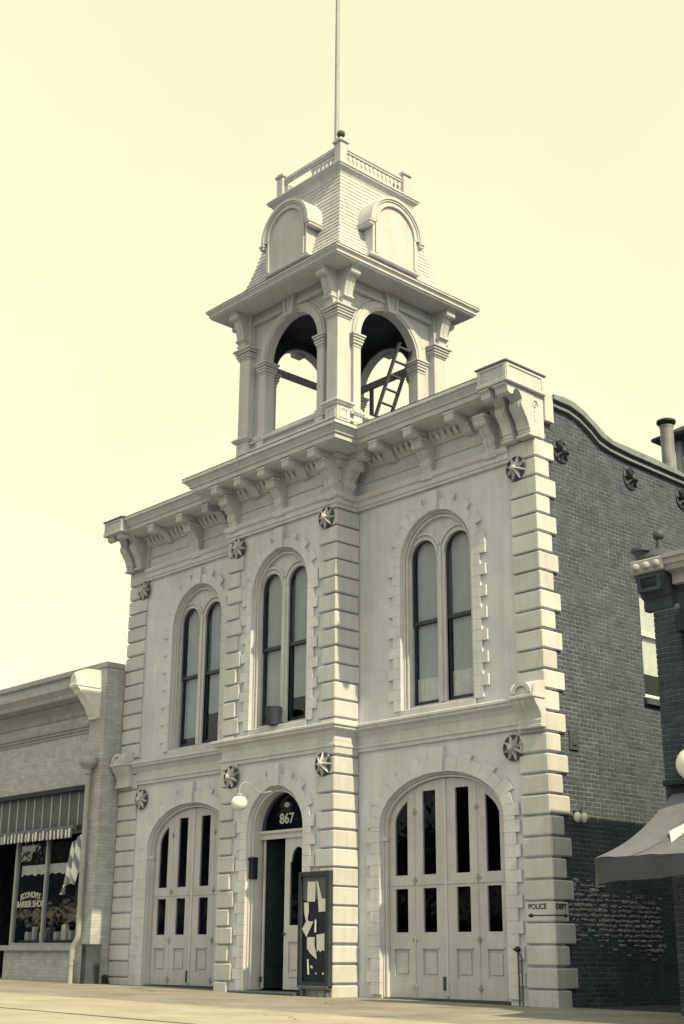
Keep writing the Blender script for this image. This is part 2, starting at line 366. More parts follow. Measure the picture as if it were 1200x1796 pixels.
def brick_wall():
    X0 = W - .05
    wy0, wy1, wz0, wz1 = 2.95, 3.9, 5.22, 7.35
    top = [(.3, 10.2), (.58, 10.2), (1.0, 10.2), (1.31, 10.13), (1.64, 9.99), (1.89, 9.84), (2.24, 9.76), (2.8, 9.73), (4.6, 9.70), (16.2, 9.5)]
    outer = [(.3, -.3), (16.2, -.3)] + top[::-1]
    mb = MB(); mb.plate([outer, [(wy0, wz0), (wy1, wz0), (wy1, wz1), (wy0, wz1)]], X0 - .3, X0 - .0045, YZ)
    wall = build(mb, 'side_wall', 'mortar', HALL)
    def ztop(y):
        for (a, za), (b, zb) in zip(top, top[1:]):
            if a <= y <= b: return za + (zb - za) * (y - a) / (b - a)
        return 9.5
    L, H, G = .205, .062, .0155
    cells = []
    n = int(10.6 / (H + G))
    for j in range(n):
        z = -.1 + j * (H + G)
        # each sixth course is headers
        hd = j % 6 == 5; l = .098 if hd else L
        y = .33 - (j % 2) * l / 2
        while y < 6.2:
            a, b = max(y, .34), y + l
            y += l + G
            if b - a < .04: continue
            if z + H > wz0 - .02 and z < wz1 + .02 and b > wy0 - .006 and a < wy1 + .006:
                if a < wy0 - .05: b = wy0 - .006
                elif b > wy1 + .05: a = wy1 + .006
                else: continue
            if z > min(ztop(a), ztop(b)) - .012: continue
            cells.append((a, b, z))
    C = Vector((26.361, -17.389, .775))
    vis = [c for c in cells if c[0] > .38 and abs(c[1] - c[0] - L) < .002]
    # those that show largest: near the camera, clear of the quoins
    def far(c): return (Vector((W, c[0], c[2])) - C).length
    vis.sort(key=far); near = set(vis[:300])
    protos = []
    for k in range(4):
        mb = MB(); mb.cbox(X0 - .03, X0 + random.uniform(-.001, .002), 0, L, 0, H, .003)
        protos.append(mb)
    def pale(c):
        y, z = (c[0] + c[1]) / 2, c[2]
        if not (.45 < y < 3.1): return False
        mid = 1.62 - .16 * y; d = abs(z - mid) / .42
        return d < 1 and random.random() < .12 * (1 - d * d)
    src = {}
    big = MB()
    for c in cells:
        p = pale(c)
        if c in near:
            k = random.randrange(4)
            if (k, p) not in src:
                o = build(protos[k], 'brick', 'brickpale' if p else 'brick', wall, (X0, 0, 0)); src[(k, p)] = o.data
                o.location = (X0 - ORG[wall.name][0], c[0] - ORG[wall.name][1], c[2] - ORG[wall.name][2]); continue
            o = bpy.data.objects.new('brick', src[(k, p)]); COL.objects.link(o); o.parent = wall
            o.location = (X0 - ORG[wall.name][0], c[0] - ORG[wall.name][1], c[2] - ORG[wall.name][2])
        else:
            j = random.uniform(-.001, .002); a, b, z = c
            big.box(X0 - .03, X0 + j, a, b, z, z + H, 1 if p else 0)
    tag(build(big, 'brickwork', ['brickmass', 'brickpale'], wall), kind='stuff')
    rg = random.Random(5); mb = MB()
    for i in range(560):
        y = rg.uniform(.45, 3.0); mid = 1.60 - .15 * y; z = rg.gauss(mid, .22)
        if abs(z - mid) > .55 or z < .3: continue
        z = round(z / .0775) * .0775 + rg.uniform(-.012, .012)
        w, h = rg.uniform(.03, .095), rg.uniform(.014, .034); k = rg.randint(5, 7); t = rg.uniform(.006, .03)
        pts = [(y + w * math.cos(2 * PI * q / k + .3) * rg.uniform(.7, 1.15), z + h * math.sin(2 * PI * q / k + .3) * rg.uniform(.7, 1.15)) for q in range(k)]
        n0 = len(mb.v)
        mb.add([(X0 - .005, a, b) for a, b in pts] + [(X0 + t * rg.uniform(.6, 1), y + (a - y) * .75, z + (b - z) * .7 + .004) for a, b in pts], [tuple(range(k, 2 * k))] + [(q, (q + 1) % k, k + (q + 1) % k, k + q) for q in range(k)], 0)
    tag(build(mb, 'spalled_brick', 'brickpale', wall), kind='stuff')
    # coping that sweeps down in an S curve
    ct = [(.5, 10.42), (.8, 10.45), (1.08, 10.44), (1.42, 10.34), (1.75, 10.19), (2.0, 10.06), (2.26, 9.99), (2.81, 9.99), (3.55, 9.98), (4.7, 9.92), (16.3, 9.72)]
    cb = [(.5, 10.22), (1.0, 10.22), (1.31, 10.15), (1.64, 10.01), (1.89, 9.86), (2.24, 9.79), (2.8, 9.76), (4.6, 9.73), (16.3, 9.53)]
    cm = [(p[0], p[1] + .11) for p in cb]
    mb = MB(); mb.plate(cm + ct[::-1], X0 - .34, X0 + .14, YZ); mb.plate([(p[0], p[1] + .045) for p in cb] + cm[::-1], X0 - .3, X0 + .04, YZ); mb.plate(cb + [(p[0], p[1] + .047) for p in cb][::-1], X0 - .3, X0 + .075, YZ)
    build(mb, 'coping', 'cope', HALL)
    # side window
    wn = empty('side_window', (W, 3.4, wz0), parent=HALL)
    mb = MB(); fx = X0 - .1
    mb.plate([[(wy0, wz0), (wy1, wz0), (wy1, wz1), (wy0, wz1)], [(wy0 + .09, wz0 + .1), (wy1 - .09, wz0 + .1), (wy1 - .09, 6.42), (wy0 + .09, 6.42)], [(wy0 + .09, 6.5), (wy1 - .09, 6.5), (wy1 - .09, wz1 - .1), (wy0 + .09, wz1 - .1)]], fx - .05, fx, YZ)
    build(mb, 'frame', 'white', wn)
    mb = MB(); mb.box(fx - .04, fx - .03, wy0 + .09, wy1 - .09, wz0 + .1, wz1 - .1); build(mb, 'pane', 'glass', wn)
    mb = MB(); mb.box(fx - .09, fx - .08, wy0 + .05, wy1 - .05, wz0 + .5, wz1 - .05); build(mb, 'roller_shade', 'curtain', wn)
    mb = MB(); mb.cbox(X0 - .2, X0 + .08, wy0 - .06, wy1 + .06, wz0 - .13, wz0 - .005, .01); build(mb, 'sill', 'iron', wn)
    # small iron vent plate
    mb = MB(); mb.cbox(X0 - .01, X0 + .03, .63, .87, 4.04, 4.38, .01); mb.cbox(X0, X0 + .05, .70, .80, 4.12, 4.2, .008); build(mb, 'vent_plate', 'iron', HALL)
    return wall
SIDE = brick_wall()

def surround(cx, y, a, b, spring, z0, rise, reach, key_top, key_h):
    # raised toothed blocks up both jambs and round the arch, each a stone of its own
    n = 0
    z = z0; k = 0; step = .2
    hs = []
    while z < spring - .05: hs.append(z); z += step
    hs.append(spring)
    for s in (-1, 1):
        for i, (q0, q1) in enumerate(zip(hs, hs[1:])):
            w = reach[0] if i % 2 else reach[1]
            x0, x1 = sorted((cx + s * (a + .004), cx + s * (a + w)))
            mb = MB(); mb.box(x0, x1, y - rise, y + .02, q0 + .002, q1 - .002); build(mb, 'surround_block', 'stucco', HALL, ((x0 + x1) / 2, y, q0))
    m = 17
    for i in range(m):
        t0, t1 = PI * i / m, PI * (i + 1) / m
        if i == m // 2: continue
        w = reach[0] if i % 2 == 0 else reach[1]
        inn = [(cx + (a + .004) * math.cos(t), spring + (b + .004) * math.sin(t)) for t in (t0 + .002, (t0 + t1) / 2, t1 - .002)]
        out = [(cx + (a + w) * math.cos(t), spring + (b + w) * math.sin(t)) for t in (t1 - .002, (t0 + t1) / 2, t0 + .002)]
        mb = MB(); mb.plate(inn + out, y - rise, y + .02); build(mb, 'voussoir', 'stucco', HALL)
    kt = key_h; ab = spring + b
    mb = MB(); mb.plate([(cx - kt * .82, ab - .01), (cx + kt * .82, ab - .01), (cx + kt, key_top), (cx - kt, key_top)], y - rise - .05, y + .02)
    build(mb, 'keystone', 'stucco', HALL)
for cx in (XL, XR):
    surround(cx, WY, DOOR['a'], DOOR['b'], DOOR['spring'], .1, .05, (.34, .24), 4.27, .17)
    surround(cx, WY, WIN['a'], WIN['b'], WIN['spring'], 5.03, .05, (.33, .2), 9.08, .14)
surround(XC, PY + .06, .87, .87, WIN['spring'], 5.03, .05, (.31, .18), 9.1, .14)
surround(XC, PY + .06, CDOOR['a'], CDOOR['b'], CDOOR['spring'], .1, .05, (.33, .22), 4.28, .17)

def window(cx, y, a, shade_drop, curtain, name):
    sp = 7.8; z0 = 5.03
    wn = empty('arched_window', (cx, y, z0), parent=HALL)
    lc, lw = a * .485, a * .37; ls = 7.91; lz = 5.11
    # stepped mouldings of the outer arch
    for (o, i, yy) in ((a - .004, a - .045, .03), (a - .045, a - .075, .07), (a - .075, a - .11, .045)):
        mb = MB()
        L0 = [(cx + o, z0)] + arch_pts(cx, sp, o, o, 32) + [(cx - o, z0)]
        L1 = [(cx + i, z0)] + arch_pts(cx, sp, i, i, 32) + [(cx - i, z0)]
        mb.plate(L0 + L1[::-1], y + yy, y + .24); build(mb, 'architrave', 'trim', wn)
    q = a - .11
    mb = MB(); mb.plate([arch_loop(cx, z0, sp, q, q, 32), arch_loop(cx - lc, lz, ls, lw, lw, 20), arch_loop(cx + lc, lz, ls, lw, lw, 20)], y + .12, y + .16)
    build(mb, 'frame', 'trim', wn)
    # raised ribs over the two lights, meeting in the middle
    mb = MB()
    for s in (-1, 1):
        for (r0, r1, yy) in ((lw + .045, lw + .002, .1),):
            A = arch_pts(cx + s * lc, ls, r0, r0, 20); B = arch_pts(cx + s * lc, ls, r1, r1, 20)
            mb.plate(A + B[::-1], y + yy, y + .121)
    mb.plate([(cx - .03, lz), (cx + .03, lz), (cx + .03, ls + .06), (cx, ls + .16), (cx - .03, ls + .06)], y + .09, y + .121)
    # gull shaped ribs springing from the mullion
    for sg in (-1, 1):
        for q, r0, r1 in ((0, lw + .135, lw + .095),):
            t0 = math.acos(lc / r0) + .02
            ts = [t0 + (R(118) - t0) * i / 16 for i in range(17)]
            A = [(cx + sg * (lc - r0 * math.cos(t)), ls + r0 * math.sin(t)) for t in ts]; B = [(cx + sg * (lc - r1 * math.cos(t)), ls + r1 * math.sin(t)) for t in ts]
            mb.plate(A + B[::-1], y + .085, y + .121)
    build(mb, 'tracery', 'trim', wn)
    for n, s in enumerate((-1, 1)):
        c = cx + s * lc; w = lw - .002; si = .04
        for up in (0, 1):
            mb = MB(); yy = y + (.165 if up else .2)
            if up: mb.plate([arch_loop(c, 6.63, ls, w, w, 20), arch_loop(c, 6.70, ls, w - si, w - si, 20)], yy, yy + .03)
            else: mb.plate([[(c - w, lz), (c + w, lz), (c + w, 6.67), (c - w, 6.67)], [(c - w + si, lz + .08), (c + w - si, lz + .08), (c + w - si, 6.62), (c - w + si, 6.62)]], yy, yy + .03)
            build(mb, 'sash', 'sash', wn)
            mb = MB()
            if up: mb.plate(arch_loop(c, 6.70, ls, w - si, w - si, 20), yy + .012, yy + .018)
            else: mb.box(c - w + si, c + w - si, yy + .012, yy + .018, lz + .08, 6.62)
            build(mb, 'pane', 'glass', wn)
        d = shade_drop[n]
        mb = MB(); mb.box(c - w + .05, c + w + .02, y + .262, y + .27, d, 8.3); mb.tube([(c - w + .05, y + .266, d), (c + w, y + .266, d)], .012, 6); build(mb, 'roller_shade', 'shade', wn)
        if curtain:
            mb = MB(); N = 40; top = 5.62 + .04 * n; vs = []
            for i in range(N + 1):
                u = i / N; x = c - w + .04 + (2 * w - .06) * u; yy = y + .244 + .012 * math.sin(u * 34 + n) * (.6 + .4 * math.sin(u * 9))
                vs += [(x, yy, lz + .05), (x, yy, top + .006 * math.sin(u * 40))]
            mb.add(vs, [(2 * i, 2 * i + 2, 2 * i + 3, 2 * i + 1) for i in range(N)]); build(mb, 'curtain', 'curtain', wn)
    mb = MB(); mb.cbox(cx - a - .02, cx + a + .02, y - .05, y + .22, 4.9, 5.04, .012); build(mb, 'sill', 'trim', wn)
window(XL, WY, .905, (5.32, 5.78), False, 'l')
window(XC, PY + .06, .87, (5.2, 5.6), False, 'c')
window(XR, WY, .905, (5.4, 5.5), True, 'r')

def fire_door(cx):
    y = WY + .12; d = empty('fire_door', (cx, y, .06), parent=HALL)
    a, b, sp = DOOR['a'], DOOR['b'], DOOR['spring']; zb = gz(cx) + .02
    # arch mouldings and jambs
    for (o, i, yy) in ((a - .004, a - .03, -.09), (a - .03, a - .055, -.05), (a - .055, a - .085, -.07)):
        mb = MB(); L0 = [(cx + o, zb)] + arch_pts(cx, sp, o, b - (a - o), 36) + [(cx - o, zb)]; L1 = [(cx + i, zb)] + arch_pts(cx, sp, i, b - (a - i), 36) + [(cx - i, zb)]
        mb.plate(L0 + L1[::-1], y + yy, y + .08); build(mb, 'door_frame', 'trim', d)
    for s in (-1, 1):
        mb = MB(); x0, x1 = sorted((cx + s * (a - .11), cx + s * (a + .005))); mb.cbox(x0, x1, y - .1, y - .02, 2.72, 2.80, .01); build(mb, 'impost', 'trim', d)
    ai, bi = a - .09, b - .09
    def az(x, off=0.0):
        u = min(1, abs(x - cx) / (ai - off)); return sp + (bi - off) * math.sqrt(max(0, 1 - u * u))
    mid = .745
    for s in (-1, 1):
        for (l0, l1, h0, h1) in ((.008, mid - .004, .235, .555), (mid + .004, ai - .006, .93, 1.245)):
            xs = [cx + s * (l0 + (l1 - l0) * i / 14) for i in range(15)]
            outer = [(cx + s * l1, zb + .02), (cx + s * l0, zb + .02)] + [(x, az(x, .006)) for x in xs]
            off = .13
            hx = [cx + s * (h0 + (h1 - h0) * i / 10) for i in range(11)]
            up = [(cx + s * h1, 2.11), (cx + s * h0, 2.11)] + [(x, max(2.2, min(az(x, off) , 3.56 if h0 < .5 else 9))) for x in hx]
            lo = [(cx + s * h0, 1.14), (cx + s * h1, 1.14), (cx + s * h1, 1.88), (cx + s * h0, 1.88)]
            pn = [(cx + s * (h0 - .02), .40), (cx + s * (h1 + .02), .40), (cx + s * (h1 + .02), .86), (cx + s * (h0 - .02), .86)]
            mb = MB(); mb.plate([outer, up, lo, pn], y, y + .055)
            # recessed panel, applied lower edge mouldings
            mb.box(min(pn[0][0], pn[1][0]) - .01, max(pn[0][0], pn[1][0]) + .01, y + .03, y + .05, .38, .88)
            x0, x1 = sorted((pn[0][0], pn[1][0])); mb.cbox(x0 + .05, x1 - .05, y + .012, y + .032, .45, .81, .012)
            mb.box(x0 - .02, x1 + .02, y - .018, y, .865, .895)
            x0, x1 = sorted((cx + s * l0, cx + s * l1)); mb.cbox(x0 + .01, x1 - .01, y - .014, y, 1.93, 1.975, .005)
            leaf = build(mb, 'leaf', 'doorpaint', d)
            mb = MB(); mb.plate(up, y + .028, y + .034); build(mb, 'pane', 'glassdark', leaf)
            mb = MB(); mb.plate(lo, y + .028, y + .034); build(mb, 'pane', 'glassdark', leaf)
        for zz in (.24, 1.02, 2.02, 3.2 if True else 0):
            mb = MB(); mb.cbox(cx + s * mid - .06, cx + s * mid + .06, y - .016, y, zz - .018, zz + .018, .005); mb.tube([(cx + s * mid, y - .016, zz - .06), (cx + s * mid, y - .016, zz + .06)], .012, 6); build(mb, 'hinge', 'ironpaint', d)
    mb = MB(); mb.cbox(cx - .025, cx + .025, y - .02, y + .002, zb + .05, sp + bi - .02, .006); build(mb, 'meeting_stile', 'trim', d)
    mb = MB(); mb.cbox(cx - .1, cx - .03, y - .03, y, .2, .42, .01); build(mb, 'bolt', 'iron', d)
    mb = MB(); mb.cbox(cx - a, cx + a, y - .1, y + .25, zb - .15, zb + .015, .01); build(mb, 'threshold', 'stone', d)
fire_door(XL); fire_door(XR)

def entrance():
    y = PY + .06; cx = XC; zb = .12; a = CDOOR['a']; sp = CDOOR['spring']; yf = y + .25
    d = empty('entrance_door', (cx, y, zb), parent=HALL)
    for (o, i, yy) in ((a - .004, a - .035, .02), (a - .035, a - .07, .07), (a - .07, a - .1, .05)):
        mb = MB(); L0 = [(cx + o, zb)] + arch_pts(cx, sp, o, o, 30) + [(cx - o, zb)]; L1 = [(cx + i, zb)] + arch_pts(cx, sp, i, i, 30) + [(cx - i, zb)]
        mb.plate(L0 + L1[::-1], y + yy, yf + .1); build(mb, 'door_frame', 'trim', d)
    q = a - .1
    mb = MB(); mb.box(cx - q, cx + q, yf - .03, yf + .07, 2.90, 3.0); mb.cbox(cx - q - .02, cx + q + .02, yf - .075, yf + .05, 2.985, 3.045, .015); mb.cbox(cx - q, cx + q, yf - .05, yf, 2.88, 2.92, .01); build(mb, 'transom_bar', 'trim', d)
    mb = MB(); mb.plate([(cx + q, 3.04)] + arch_pts(cx, sp, q, q, 26) + [(cx - q, 3.04)], yf + .01, yf + .016); fan = build(mb, 'fanlight', 'glassdark', d)
    vs, fs = text_mesh('867', .27, .006)
    mb = MB(); mb.add([(cx + .02 + p[0] * 1.05, yf + .004 - p[2], 3.17 + p[1]) for p in vs], fs); build(mb, 'house_number', 'letterwhite', d)
    mb = MB(); mb.lathe([(.09, 0), (.075, .01), (.01, .012)], (0, 0, 0), 16); v2 = [(cx + .02 + p[0], yf + .006 - p[2], 3.52 + p[1] * .6) for p in mb.v]; mb.v = v2; build(mb, 'emblem', 'ironpaint', d)
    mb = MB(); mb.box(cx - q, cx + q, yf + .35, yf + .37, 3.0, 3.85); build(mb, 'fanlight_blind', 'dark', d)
    # right leaf shut
    x0, x1 = cx + .0, cx + q
    gl = [(x0 + .15, 1.28), (x1 - .12, 1.28), (x1 - .12, 2.42)] + [((x0 + .15 + x1 - .12) / 2 + ((x1 - .12 - x0 - .15) / 2 - .04) * math.cos(t), 2.45 + .26 * math.sin(t)) for t in [PI * i / 12 for i in range(13)]] + [(x0 + .15, 2.42)]
    mb = MB(); mb.plate([[(x0, zb + .02), (x1, zb + .02), (x1, 2.88), (x0, 2.88)], gl, [(x0 + .14, .42), (x1 - .12, .42), (x1 - .12, .98), (x0 + .14, .98)]], yf, yf + .05)
    mb.box(x0 + .12, x1 - .1, yf + .025, yf + .045, .4, 1.0); mb.cbox(x0 + .19, x1 - .17, yf + .008, yf + .03, .48, .92, .012); mb.box(x0 + .12, x1 - .1, yf - .02, yf, .985, 1.02); mb.box(x0 + .12, x1 - .1, yf - .02, yf, .36, .39)
    leaf = build(mb, 'leaf', 'trim', d)
    mb = MB(); mb.plate(gl, yf + .02, yf + .026); build(mb, 'pane', 'glassdark', leaf)
    mb = MB(); mb.sphere((x0 + .06, yf - .05, 1.12), .03, 10); build(mb, 'knob', 'iron', leaf)
    # the other leaf stands open inside, against the passage wall
    xl = cx - q
    mb = MB(); mb.cbox(xl + .07, xl + .11, yf + .01, yf + .05, zb + .02, 2.88, .005); build(mb, 'stop_bead', 'trim', d)
    mb = MB(); mb.box(xl - .02, xl + .03, yf + .1, yf + .9, zb + .02, 2.88); build(mb, 'open_leaf', 'darkwood', d)  # shade of the passage is put into the leaf's dark colour
    mb = MB(); mb.cbox(cx - a - .25, cx + a + .05, y - .24, y + .5, -.1, .11, .02); build(mb, 'step', 'iron', d)
    mb = MB(); mb.cbox(xl + .06, xl + .10, yf - .04, yf + .02, .26, .36, .008); build(mb, 'hinge', 'iron', d)
    return yf
YF = entrance()

# ---- belt course, cornice, brackets
PATH = [(.70, WY), (PL + .06, WY), (PL + .06, PY + .06), (PR - .06, PY + .06), (PR - .06, WY), (11.94, WY)]
def belts():
    mb = MB(); mb.sweep(PATH, [(-.02, 4.38), (.055, 4.38), (.055, 4.44), (.085, 4.455), (.085, 4.50), (.05, 4.52), (.05, 4.66), (.08, 4.69), (.10, 4.735), (.16, 4.765), (.19, 4.775), (.19, 4.815), (.225, 4.83), (.225, 4.87), (.19, 4.89), (-.02, 4.92)])
    build(mb, 'belt_course', 'trim', HALL)
    mb = MB(); mb.sweep(PATH, [(-.02, 9.17), (.06, 9.17), (.06, 9.22), (.085, 9.235), (.085, 9.34), (.12, 9.36), (.14, 9.40), (.14, 9.45), (-.02, 9.48)])
    mb.sweep(PATH, [(-.02, 9.72), (.03, 9.72), (.03, 9.76), (-.02, 9.77)])
    build(mb, 'architrave_moulding', 'trim', HALL)
    P2 = [(.30, WY)] + PATH[1:-1] + [(12.3, WY)]
    mb = MB(); mb.sweep(P2, [(-.02, 10.0), (.05, 10.0), (.08, 10.06), (.12, 10.1), (.12, 10.16), (.2, 10.2), (.2, 10.27), (-.02, 10.27)]); build(mb, 'bed_moulding', 'trim', HALL)
    mb = MB(); mb.sweep(P2, [(-.25, 10.262), (.62, 10.262), (.62, 10.285), (.66, 10.29), (.66, 10.385), (.70, 10.392), (.70, 10.425), (.72, 10.45), (.76, 10.485), (.765, 10.515), (.815, 10.522), (.815, 10.585), (.79, 10.60), (-.25, 10.63)])
    build(mb, 'crown_cornice', 'trim', HALL)
    mb = MB(); mb.sweep(P2, [(.0, 10.245), (.60, 10.245), (.60, 10.258), (.0, 10.258)]); build(mb, 'soffit', 'trim', HALL)
    mb = MB(); mb.sweep(P2, [(.70, 10.604), (.815, 10.594), (.815, 10.606), (.70, 10.622)]); build(mb, 'gutter_edge', 'iron', HALL)
    mb = MB(); mb.box(.3, 12.3, .10, .7, 9.7, 10.5); mb.box(PL + .2, PR - .2, PY + .1, 4, 9.7, 10.52); build(mb, 'roof_deck', 'roofing', HALL)
belts()
def corbels():
    mb = MB(); mb.plate([(0, 10.245), (0, 10.03), (-.05, 10.03), (-.09, 10.04), (-.11, 10.06), (-.13, 10.08), (-.17, 10.10), (-.2, 10.14), (-.21, 10.245)], -.04, .04, YZ)
    src = None
    for x0, x1, y in ((.85, PL - .1, WY), (PL + .15, PR - .15, PY + .06), (PR + .1, 11.85, WY)):
        n = int((x1 - x0) / .155)
        for i in range(n + 1):
            x = x0 + (x1 - x0) * i / n
            if src is None: src = build(mb, 'corbel', 'trim', HALL, (0, 0, 0)); src.location = [x - ORG[HALL.name][0], y - ORG[HALL.name][1], -ORG[HALL.name][2]]
            else: inst(src, (x, y, 0), HALL)
corbels()
def consoles():
    # modillion: (out, z), out from the wall plane
    P = [(0, 10.262), (0, 9.97), (.07, 9.95), (.14, 9.98), (.18, 10.06), (.25, 10.12), (.36, 10.13), (.43, 10.10), (.46, 10.075), (.62, 10.075), (.635, 10.09), (.635, 10.262)]
    def mod():
        mb = MB(); mb.plate([(-o, z) for o, z in P], -.105, .105, YZ)
        mb.cbox(-.125, .125, -.65, -.44, 10.21, 10.262, .01)
        for k in (-.065, 0, .065): mb.box(k - .018, k + .018, -.645, -.6, 10.095, 10.2)
        return mb
    Q = [(0, 10.08), (0, 9.36), (.06, 9.36), (.10, 9.38), (.115, 9.43), (.10, 9.49), (.105, 9.54), (.14, 9.58), (.16, 9.66), (.15, 9.72), (.19, 9.76), (.25, 9.82), (.30, 9.90), (.37, 9.95), (.41, 10.01), (.41, 10.08)]
    def brk():
        mb = MB(); mb.plate([(-o, z) for o, z in Q], -.12, .12, YZ)
        mb.cbox(-.14, .14, -.43, .02, 10.04, 10.10, .01); mb.cbox(-.145, .145, -.13, .02, 9.33, 9.38, .01)
        for k in (-.06, .06): mb.plate([(-o - .012, z) for o, z in Q[2:-1]] + [(-o + .02, z) for o, z in Q[2:-1]][::-1], k - .025, k + .025, YZ)
        mb.tube([(-.135, -.1, 9.66), (.135, -.1, 9.66)], .06, 10); mb.tube([(-.135, -.32, 9.96), (.135, -.32, 9.96)], .075, 10)
        return mb
    m0 = b0 = None
    yb, yp = WY, PY + .06
    for x, y in [(1.57, yb), (2.68, yb), (3.66, yb), (4.75, yp), (5.53, yp), (6.31, yp), (7.08, yp), (7.86, yp), (9.01, yb), (9.95, yb), (11.02, yb)]:
        if m0 is None: m0 = build(mod(), 'modillion', 'trim', HALL, (0, 0, 0)); m0.location = [x - ORG[HALL.name][0], y - ORG[HALL.name][1], 0 - ORG[HALL.name][2]]
        else: inst(m0, (x, y, 0), HALL)
    for x, y in [(2.68, yb), (4.75, yp), (6.31, yp), (7.86, yp), (9.95, yb), (11.55, yb)]:
        if b0 is None: b0 = build(brk(), 'scroll_bracket', 'trim', HALL, (0, 0, 0)); b0.location = [x - ORG[HALL.name][0], y - ORG[HALL.name][1], 0 - ORG[HALL.name][2]]
        else: inst(b0, (x, y, 0), HALL)
    # pavilion side brackets
    inst(b0, (PR - .06, PY + .30, 0), HALL, R(90)); inst(m0, (PR - .06, PY + .30, 0), HALL, R(90))
    inst(b0, (PL + .06, PY + .30, 0), HALL, R(-90)); inst(m0, (PL + .06, PY + .30, 0), HALL, R(-90))
    # tall corner consoles
    C = [(.0, 10.30), (-.79, 10.30), (-.79, 10.27), (-.73, 10.25), (-.71, 10.15), (-.62, 10.12), (-.56, 10.15), (-.545, 10.22), (-.49, 10.265), (-.42, 10.25), (-.37, 10.20), (-.33, 10.12), (-.36, 10.03), (-.34, 9.96), (-.28, 9.89), (-.26, 9.84), (-.22, 9.80), (-.17, 9.69), (-.155, 9.62), (-.13, 9.60), (-.135, 9.56), (-.09, 9.49), (.0, 9.49)]
    def big(x0, x1, zd=0.0):
        mb = MB(); mb.plate([(y, z + zd * 0) for y, z in C], x0, x1, YZ)
        mb.plate([(y * 1.06, z) for y, z in C[12:22]] + [(y * .8, z) for y, z in C[12:22]][::-1], x0 + .05, x1 - .05, YZ)
        mb.cbox(x0 - .02, x1 + .02, -.17, .02, 9.47, 9.52, .01); return mb
    build(big(12.28, 12.56), 'corner_console', 'paint', HALL); build(big(11.94, 12.16), 'corner_console', 'paint', HALL)
    build(big(.0, .26), 'corner_console', 'paint', HALL); build(big(.40, .62), 'corner_console', 'paint', HALL)
    # pier heads behind the consoles
    mb = MB(); mb.cbox(11.92, W + .01, -.0, .28, 9.50, 10.37, .012); build(mb, 'pier_head', 'paint', HALL)
    mb = MB(); mb.cbox(W - .3, W + .05, .285, .52, 9.86, 10.41, .012); build(mb, 'kneeler', 'paint', HALL)
    mb = MB(); mb.cbox(0, .72, .0, .3, 9.50, 10.3, .012); build(mb, 'pier_head', 'paint', HALL)
    # side scroll relief on the pier head
    mb = MB(); vs = []
    for i in range(30):
        t = i / 29 * 2.2 * PI; r = .09 - .06 * i / 29; vs.append((W + .02, -.1 + r * math.cos(t) * 1.0 + .12, 10.1 + r * math.sin(t)))
    mb.tube(vs, .012, 6); mb.tube([(W + .02, .03, 9.99), (W + .02, .0, 9.9), (W + .02, .01, 9.78)], .01, 6); build(mb, 'scroll_relief', 'paint', HALL)
    # parapet blocks over the corners
    def block(x0, x1, y0, y1, z0, z1):
        mb = MB(); mb.cbox(x0, x1, y0, y1, z0 + .005, z1 - .005, .01)
        mb.cbox(x0 - .03, x1 + .03, y0 - .03, y1 + .03, z0 - .09, z0, .015)
        for (u0, u1, v0, v1) in ((x0, x0 + .07, y0 - .018, y0 + .01), (x1 - .07, x1, y0 - .018, y0 + .01)): mb.box(u0, u1, v0, v1, z0 + .003, z1 - .01)
        mb.box(x1 - .01, x1 + .018, y0, y0 + .07, z0 + .003, z1 - .01); mb.box(x1 - .01, x1 + .018, y1 - .07, y1, z0 + .003, z1 - .01)
        mb.box(x1 - .01, x1 + .018, y0 + .07, y1 - .07, z1 - .055, z1 - .011)
        mb.box(x0 + .07, x1 - .07, y0 - .018, y0 + .01, z1 - .055, z1 - .011)
        build(mb, 'parapet_block', 'paint', HALL)
        mb = MB(); mb.cbox(x0 - .045, x1 + .045, y0 - .045, y1 + .045, z1 - .004, z1 + .035, .01); build(mb, 'parapet_cap', 'cope', HALL)
    block(11.94, 12.60, -.79, .24, 10.40, 10.68); block(-.03, .68, -.79, .24, 10.34, 10.60)
    # consoles that stop the belt course
    S = [(.02, 4.36), (-.06, 4.36), (-.11, 4.40), (-.12, 4.46), (-.10, 4.5), (-.12, 4.58), (-.17, 4.66), (-.23, 4.72), (-.27, 4.80), (-.30, 4.82), (-.30, 4.87), (-.285, 4.9), (-.285, 4.95), (-.26, 5.03), (-.20, 5.09), (-.12, 5.12), (.02, 5.13)]
    for x0 in (12.02, .06):
        x1 = x0 + .5
        mb = MB(); mb.plate(S, x0, x1, YZ); mb.cbox(x0 - .02, x1 + .02, -.315, .0, 4.815, 4.875, .01); mb.cbox(x0 - .015, x1 + .015, -.13, .0, 4.34, 4.40, .01)
        for k in (.12, .25, .38): mb.plate([(y * 1.05, z) for y, z in S[2:9]] + [(y * .8, z) for y, z in S[2:9]][::-1], x0 + k - .035, x0 + k + .035, YZ)
        A = arch_pts(x0 + .25, 4.9, .2, .2, 18); B = arch_pts(x0 + .25, 4.9, .13, .13, 18); mb.plate(A + B[::-1], -.31, -.2)
        build(mb, 'belt_console', 'paint', HALL)
consoles()
